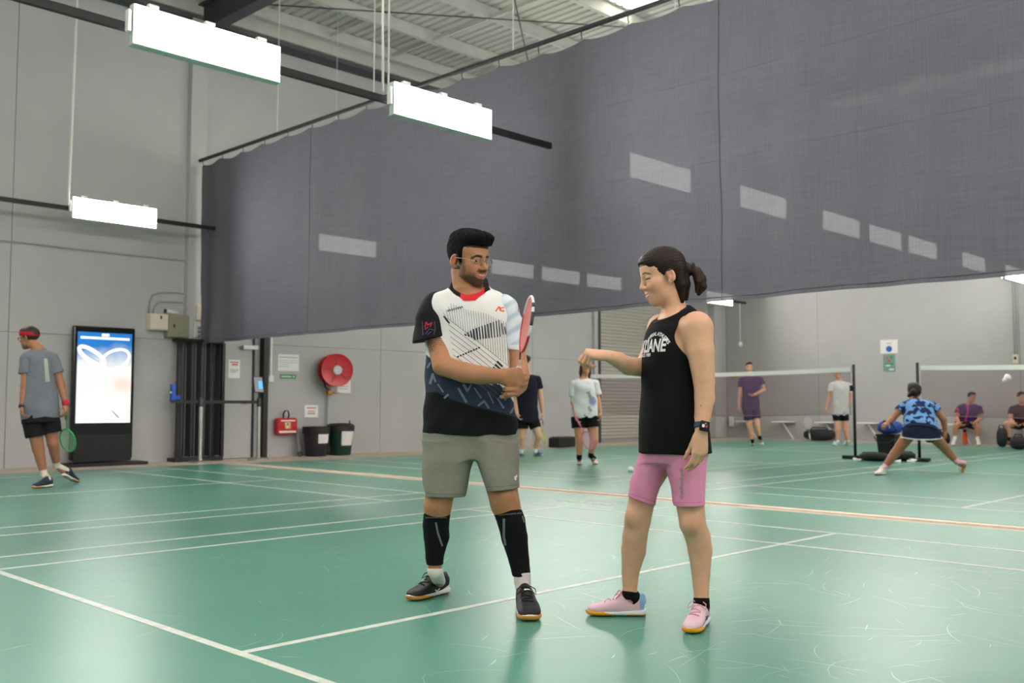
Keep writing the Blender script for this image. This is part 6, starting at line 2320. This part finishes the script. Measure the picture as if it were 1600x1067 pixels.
    for q in '12':
        a, e = P['s' + q], P['e' + q]; d_ = nrm(e - a)
        SS = Sdf(); SS.chain([a, a + (e - a)*(fr + .12)], [.068*ar, .074*ar], .03); SS.fn(folds(.0025, 34, 2.0)); SS.cut(a + (e - a)*fr, d_)
        pieces.append(SS.mesh(h*.8))
    scol = st['shirt']
    shirt = skin_obj('shirt', merge(*pieces), m_cloth, root, scol if callable(scol) else col_const(lin(scol)))
    # shorts or skirt
    Q = Sdf(); fs = st.get('short', .68)
    Q.loft([(-.16*TL, 0, 0, hw*1.02 + .02, .125*s*bk + .018), (.0, 0, 0, hw + .022, .122*s*bk + .02), (.06*TL, 0, 0, hw*.96 + .010, .115*s*bk + .010)], pel, RT, .02, 2.2)
    pieces = [Q.mesh(h*.8)]
    for q in '12':
        hip = pel + xax*(-1 if q == '1' else 1)*hw*.50 - zax*.03; k_ = P['k' + q]
        QQ = Sdf(); QQ.chain([hip, hip + (k_ - hip)*(fs + .12)], [.098*lg + .01, st.get('shortr', .088)*lg], .03)
        QQ.fn(folds(.002, 26, O[1])); QQ.cut(hip + (k_ - hip)*fs, k_ - hip)
        pieces.append(QQ.mesh(h*.8))
    shorts_ = skin_obj(st.get('lower', 'shorts'), merge(*pieces), m_cloth, root, col_const(lin(st['shorts'])))
    # socks and shoes
    for q in '12':
        hl, to = P['heel' + q], P['toe' + q]
        an = hl + nrm(to - hl)*.06 + V3(0, 0, .05)
        up = nrm(P['k' + q] - P['a' + q])
        K_ = Sdf(); K_.chain([an + V3(0, 0, .035), P['a' + q], P['a' + q] + up*st.get('sock', .05)], [.034*lg, .038*lg, .040*lg], .01)
        skin_obj('sock', K_.mesh(h*.8), m_cloth, root, col_const(lin(st['socks'])))
        shoe(root, hl, to, lin(st['shoe']), lin(st.get('sole', (226, 226, 224))), lin(st.get('gum', (214, 190, 150))), h*.6, lace=None, laces=False, tongue=lin(st['tongue']) if 'tongue' in st else None, heelc=lin(st['heelc']) if 'heelc' in st else None)
    return root, F, P, body, shirt, R, hs, shorts_


def feet(F, j, q, heel_px, toe_px, length=.28, z=None):
    """put a shoe on the floor between two photo points"""
    a, b = F.ground(*heel_px), F.ground(*toe_px)
    d = nrm(b - a); m_ = (a + b)/2
    return m_ - d*length/2, m_ + d*length/2


def fig(label, O, j, st, shoes):
    F = Frame(*O)
    jj = {}
    for k, v in j.items():
        p = F(*v); jj[k] = p
    for q, (hp_, tp_) in shoes.items():
        if len(hp_) == 2:
            jj['heel' + q], jj['toe' + q] = feet(F, None, q, hp_, tp_, st.get('foot', .28))
        else:
            jj['heel' + q], jj['toe' + q] = V3(*hp_), V3(*tp_)
    return bgfig(label, O, jj, st)


def raised(F, px, py, dy, d, L=.28):
    """heel and toe of a lifted foot: heel at a photo point, pointing along d"""
    h_ = F(px, py, dy); return tuple(h_), tuple(h_ + nrm(d)*L)


# --- man walking away at the left
Fw = Frame(2.3, 8.0)
GREY = np.array(lin((112, 116, 124)))


r = fig('man in grey shirt, black shorts and red headband walking by the left wall', (2.3, 8.0), dict(
    head=(46, 529, 0), pelvis=(63, 645, 0), chest=(60, 547, .02), s1=(42, 560, -.06), s2=(82, 560, .08), e1=(39, 602, -.10), w1=(34.5, 635, -.14), h1=(37, 650, -.15),
    e2=(95, 600, .10), w2=(103, 632, .08), h2=(104, 645, .06), k1=(60, 702, -.03), a1=(69, 742, .0), k2=(83, 693, .06), a2=(89, 728, .20)),
    dict(s=1.02, h=.0065, yaw=-98, pitch=6, skin=(164, 112, 84), hair=(52, 42, 38), style='short', shirt=lambda V: GREY*(1 + .05*vnoise(V, 30, 2)[:, None]), shorts=(26, 26, 30), socks=(214, 200, 186), sock=.07,
         shoe=(34, 40, 62), sole=(224, 220, 214), gum=(206, 140, 96), tongue=(70, 90, 60), short=.62, shortr=.105, sleeve=.58, hs=1.0, stubble=1, shirt_bot=-.09),
    {'1': ((84, 760), (47, 764)), '2': raised(Fw, 98, 744, .22, (.10, .45, -.18))})
root, F, P, body, shirt, R, hs, sh_ = r
Hb = Sdf()
c = P['head']
Hb.ell(c + R @ (hs*V3(0, -.004, .046)), (.0875*hs, .112*hs, .10*hs), R, .01)
Hb.fn(lambda X, Y, Z, D: np.maximum(D, np.abs((X - c[0])*R[0, 2] + (Y - c[1])*R[1, 2] + (Z - c[2])*R[2, 2] - .052*hs - .12*((X - c[0])*R[0, 1] + (Y - c[1])*R[1, 1] + (Z - c[2])*R[2, 1])) - .021))
skin_obj('headband', Hb.mesh(.005), m_cloth, root, col_const(lin((176, 26, 44))))
bs = bvh_of(shirt); EYE[0] = F.c
Pp = Print(bs, (0, 1, 0), .002)
Pp.strip(F(68.5, 560, -.4), F(74, 560.5, -.4), F(78, 596, -.4), F(71, 596.5, -.4))
Pp.build('back_number', mat('reflective_print', (168, 166, 158), rough=0.5), shirt)
MB().tube([P['w2'] + nrm(P['w2'] - P['e2'])*q for q in (-.05, .02)], .038, 12).build('wristband', mat('red_wristband', (190, 40, 72), rough=0.8), root, True)
MB().tube([P['w1'] + nrm(P['w1'] - P['e1'])*q for q in (-.02, .015)], .036, 12).build('watch', m_black, root, True)
g_ = MB()
for q in (-1, 1):
    g_.tube([c + R @ (hs*V3(q*.033 + .024*math.cos(a), .098, .004 + .018*math.sin(a))) for a in np.linspace(0, 2*PI, 17)[:-1]], .003, 5, closed=True)
    g_.tube([c + R @ (hs*V3(q*.057, .094, .008)), c + R @ (hs*V3(q*.082, .0, .010))], .003, 5)
g_.build('glasses', m_darkgrey, root)
Lh = P['h2']
MZW = Matrix.Rotation(YAW - PI/2, 4, 'Z')
def toworld(O, p):
    return np.array(MZW @ Vector(p)) + V3(O[0], O[1], 0)
racket('green racket held low by the man in grey', toworld((2.3, 8.0), F(102, 634, .05)), toworld((2.3, 8.0), F(107, 705, .30)), nrm(_r*.2 + YF), (56, 168, 92), .10, mat('green_grip', (56, 168, 92), rough=0.6))

# --- dark-clad player behind the man's hands
fig('player in navy shirt and black shorts standing behind the man\'s hands', (10.5, 8.45), dict(
    head=(822, 566, 0), pelvis=(824, 650, 0), chest=(824, 586, 0), s1=(807, 594, 0), s2=(840, 593, 0), e1=(804, 622, 0), w1=(808, 645, -.1), h1=(810, 655, -.12), e2=(845, 622, .03), w2=(847.5, 644, 0), h2=(848, 655, 0),
    k1=(816, 684, -.02), a1=(815, 706, 0), k2=(842, 682, -.05), a2=(836, 705, 0)),
    dict(s=1.0, yaw=150, skin=(214, 168, 140), hair=(24, 20, 20), shirt=(26, 28, 40), shorts=(18, 18, 21), socks=(226, 226, 226), shoe=(36, 92, 158), tongue=(196, 214, 60), heelc=(196, 214, 60), short=.55, sleeve=.5, shortr=.10),
    {'1': ((815, 706), (816, 714)), '2': ((831, 711), (851, 713))})
F = Frame(10.5, 8.45)
racket('lime racket hanging from the navy-shirted player\'s hand', toworld((10.5, 8.45), F(848.5, 652, .02)), toworld((10.5, 8.45), F(849, 690, .48)), (_r*.9 + YF*.45), (206, 220, 90), .10)

# --- woman in the white and blue shirt
WB = np.array(lin((226, 228, 230))); BL = np.array(lin((52, 92, 168)))
def wshirt(V):
    a = vnoise(V, 22, 4) + .6*vnoise(V, 55, 7)
    m_ = (ss(.55, .75, a)*(V[:, 2] < 1.22)*(np.abs(V[:, 0] - .0) < .17))[:, None]
    b = (ss(.10, .04, np.hypot(V[:, 0] - .14, V[:, 2] - 1.24)))[:, None]*.8 + (ss(.09, .03, np.hypot(V[:, 0] + .04, V[:, 2] - .95)))[:, None]*.7
    o = WB*(1 - m_*.6) + np.array(lin((60, 84, 110)))*m_*.6
    return o*(1 - b) + BL*b
fig('woman in white shirt with blue splashes and black shorts holding a pink racket', (9.4, 6.05), dict(
    head=(914.5, 577, 0), pelvis=(913, 645, 0), chest=(912, 593, 0), s1=(896, 601, 0), s2=(930, 600, 0), e1=(896.5, 630, -.03), w1=(899, 648, -.10), h1=(900.5, 660, -.12), e2=(934, 626, 0), w2=(938, 645, -.04), h2=(938.5, 656, -.06),
    k1=(906, 689, -.05), a1=(905, 715, 0), k2=(928, 687, -.03), a2=(923, 712, .05)),
    dict(s=.93, yaw=12, fem=True, skin=(206, 150, 116), hair=(88, 54, 36), style='long', shirt=wshirt, shorts=(18, 18, 21), socks=(18, 18, 20), sock=.06, shoe=(232, 214, 208), short=.50, sleeve=.66, shortr=.108, leg=1.12, hipw=.19, bulk=1.1, arm=1.05, foot=.26),
    {'1': ((906, 722), (905, 730)), '2': ((922, 722), (937, 729))})
F = Frame(9.4, 6.05)
racket('pink racket held low by the woman in white', toworld((9.4, 6.05), F(898.5, 650, -.13)), toworld((9.4, 6.05), F(926, 701, -.30)), (YF + _r*.75), (232, 128, 168), .09, mat('pink_grip', (226, 110, 156), rough=0.6))

# --- player in purple
fig('player in purple shirt and shorts behind the long net', (17.1, 8.0), dict(
    head=(1170.5, 574, 0), pelvis=(1173, 634, 0), chest=(1173, 588, 0), s1=(1159, 594, 0), s2=(1188, 593, 0), e1=(1156, 616, 0), w1=(1154.5, 634, 0), h1=(1154.5, 642, 0), e2=(1193, 610, -.05), w2=(1178, 617, -.25), h2=(1170, 619, -.3),
    k1=(1172, 668, 0), a1=(1176, 690, 0), k2=(1183, 664, -.05), a2=(1187, 684, .0)),
    dict(s=1.0, h=.009, yaw=-5, skin=(208, 156, 128), hair=(26, 22, 22), shirt=(62, 48, 92), shorts=(60, 44, 84), socks=(18, 18, 20), sock=.09, shoe=(234, 232, 226), short=.62, sleeve=.5, shortr=.10),
    {'1': ((1177, 693), (1174, 699)), '2': ((1189, 693), (1191, 698.5))})

# --- player in white
fig('player in white shirt and black shorts beside the left net post', (18.8, 6.8), dict(
    head=(1308, 585, 0), pelvis=(1313, 642, 0), chest=(1312, 596, 0), s1=(1300, 602, 0), s2=(1325, 602, 0), e1=(1296, 621, 0), w1=(1290, 638, -.05), h1=(1287, 645, -.08), e2=(1328, 624, 0), w2=(1322.5, 641, -.1), h2=(1321, 648, -.1),
    k1=(1309, 671, -.04), a1=(1309, 690, 0), k2=(1321, 671, -.02), a2=(1325, 690, 0)),
    dict(s=.97, h=.009, yaw=-18, skin=(214, 158, 130), hair=(30, 26, 26), shirt=(224, 224, 222), shorts=(22, 24, 30), socks=(220, 214, 208), sock=.03, shoe=(170, 200, 226), tongue=(40, 60, 90), heelc=(60, 110, 160), short=.50, sleeve=.52, bulk=1.1, full=1.08),
    {'1': ((1311, 695), (1299, 698)), '2': ((1328, 694), (1316, 697))})

# --- crouching player seen from behind
CB, CD = np.array(lin((108, 158, 214))), np.array(lin((30, 44, 84)))
def camo(V):
    a = vnoise(V, 26, 5) + .7*vnoise(V, 48, 2)
    t = ss(.02, .25, a)[:, None]; return CB*(1 - t) + CD*t
Fl = Frame(11.3, 2.05)
r = fig('crouching woman in blue camouflage shirt and navy skirt seen from behind', (11.3, 2.05), dict(
    head=(1428, 614, .34), pelvis=(1439, 669, -.06), chest=(1434, 629, .22), s1=(1412, 635, .18), s2=(1457, 635, .18), e1=(1395, 653, .16), w1=(1386, 661, .06), h1=(1380, 664, .0), e2=(1474, 655, .12), w2=(1477, 673, .14), h2=(1477, 683, .14),
    k1=(1398, 709, .0), a1=(1381, 731, .0), k2=(1478, 702, .08), a2=(1495, 722, .05)),
    dict(s=.98, h=.0075, yaw=178, pitch=-8, fem=True, skin=(170, 118, 88), hair=(34, 26, 26), style='bun', shirt=camo, shorts=(30, 40, 66), lower='skirt', socks=(232, 176, 196), sock=.05, shoe=(232, 228, 220), gum=(206, 160, 90), short=.22, shortr=.128, sleeve=.42, leg=1.05, hipw=.20, foot=.26, hs=1.06, shirt_bot=-.05),
    {'1': ((1384, 741), (1366, 743)), '2': raised(Fl, 1508, 727, .06, (-.03, .10, -.22), .26)})
root, F, P, *_ = r
sk_o = [c_ for c_ in root.children if c_.name.startswith('skirt')][0]
# white piping along the skirt hem
hem = Sdf()
pe = P['pelvis']
MB().tube([pe + V3(.262*math.cos(a) + .0, .165*math.sin(a), -.135 + .012*math.cos(2*a)) for a in np.linspace(PI, 2*PI, 25)], .009, 6).build('hem_piping', m_white_print, sk_o, True)
tier = Sdf()
tier.loft([(-.135, 0, 0, .262, .165), (-.06, 0, 0, .245, .16), (.05, 0, 0, .20, .135)], pe, np.eye(3), .02, 2.2)
tier.fn(folds(.004, 26, 3))
skin_obj('skirt_panel', tier.mesh(.007), m_cloth, sk_o, col_const(lin((30, 40, 66))))

# --- two seated men
PU, PKS = np.array(lin((70, 44, 100))), np.array(lin((196, 58, 128)))
def pstripe(V):
    t = (((np.abs(V[:, 0] - .11 - .1*(V[:, 2] - .8)) < .018) | (np.abs(V[:, 0] + .10) < .018) | (np.hypot(V[:, 0] + .12, V[:, 2] - .68) < .05)))[:, None]
    return np.where(t, PKS, PU)
fig('seated man in purple shirt with pink stripes on the wall seat', (21.27, 5.10), dict(
    head=(1518.5, 621, -.12), pelvis=(1511, 660, .08), chest=(1514, 631, -.05), s1=(1499, 638, -.05), s2=(1530, 638, -.05), e1=(1494, 652, -.10), w1=(1499, 661, -.30), h1=(1502, 664, -.36), e2=(1534, 653, -.10), w2=(1523, 660, -.32), h2=(1518, 663, -.38),
    k1=(1493, 665, -.34), a1=(1492, 684, -.30), k2=(1527, 666, -.34), a2=(1527, 685, -.30)),
    dict(s=1.02, h=.0095, yaw=12, pitch=4, skin=(196, 140, 112), hair=(24, 20, 20), shirt=pstripe, shorts=(18, 18, 22), socks=(230, 226, 224), sock=.08, shoe=(234, 230, 228), short=.72, sleeve=.55, bulk=1.15, full=1.08),
    {'1': ((1491, 694.5), (1488, 698)), '2': ((1528, 694.5), (1530, 698))})
fig('seated man in dark maroon shirt at the right edge', (21.3, 3.98), dict(
    head=(1596, 621, -.12), pelvis=(1598, 661, .06), chest=(1597, 632, -.05), s1=(1582, 639, -.05), s2=(1612, 639, -.05), e1=(1578, 654, -.08), w1=(1586, 663, -.28), h1=(1590, 665, -.34), e2=(1616, 654, -.08), w2=(1604, 663, -.28), h2=(1600, 665, -.34),
    k1=(1573.5, 662, -.34), a1=(1577, 686, -.30), k2=(1612, 664, -.34), a2=(1611, 686, -.30)),
    dict(s=1.02, h=.0095, yaw=14, pitch=4, skin=(214, 160, 134), hair=(24, 20, 20), shirt=(48, 26, 36), shorts=(20, 20, 24), socks=(30, 30, 32), sock=.04, shoe=(24, 24, 28), short=.60, sleeve=.55, bulk=1.15, full=1.08),
    {'1': ((1579, 695), (1575, 699)), '2': ((1610, 695), (1612, 699))})

# grey racket lying against the sports bag
gp = on_plane(1272, 688, 2, 0.0)
racket('pale racket leaning on the black sports bag by the far wall', (gp[0] - .30, gp[1] - .05, .02), (gp[0] - .12, gp[1] + .12, .58), (1, .3, .3), (176, 172, 176), .10)
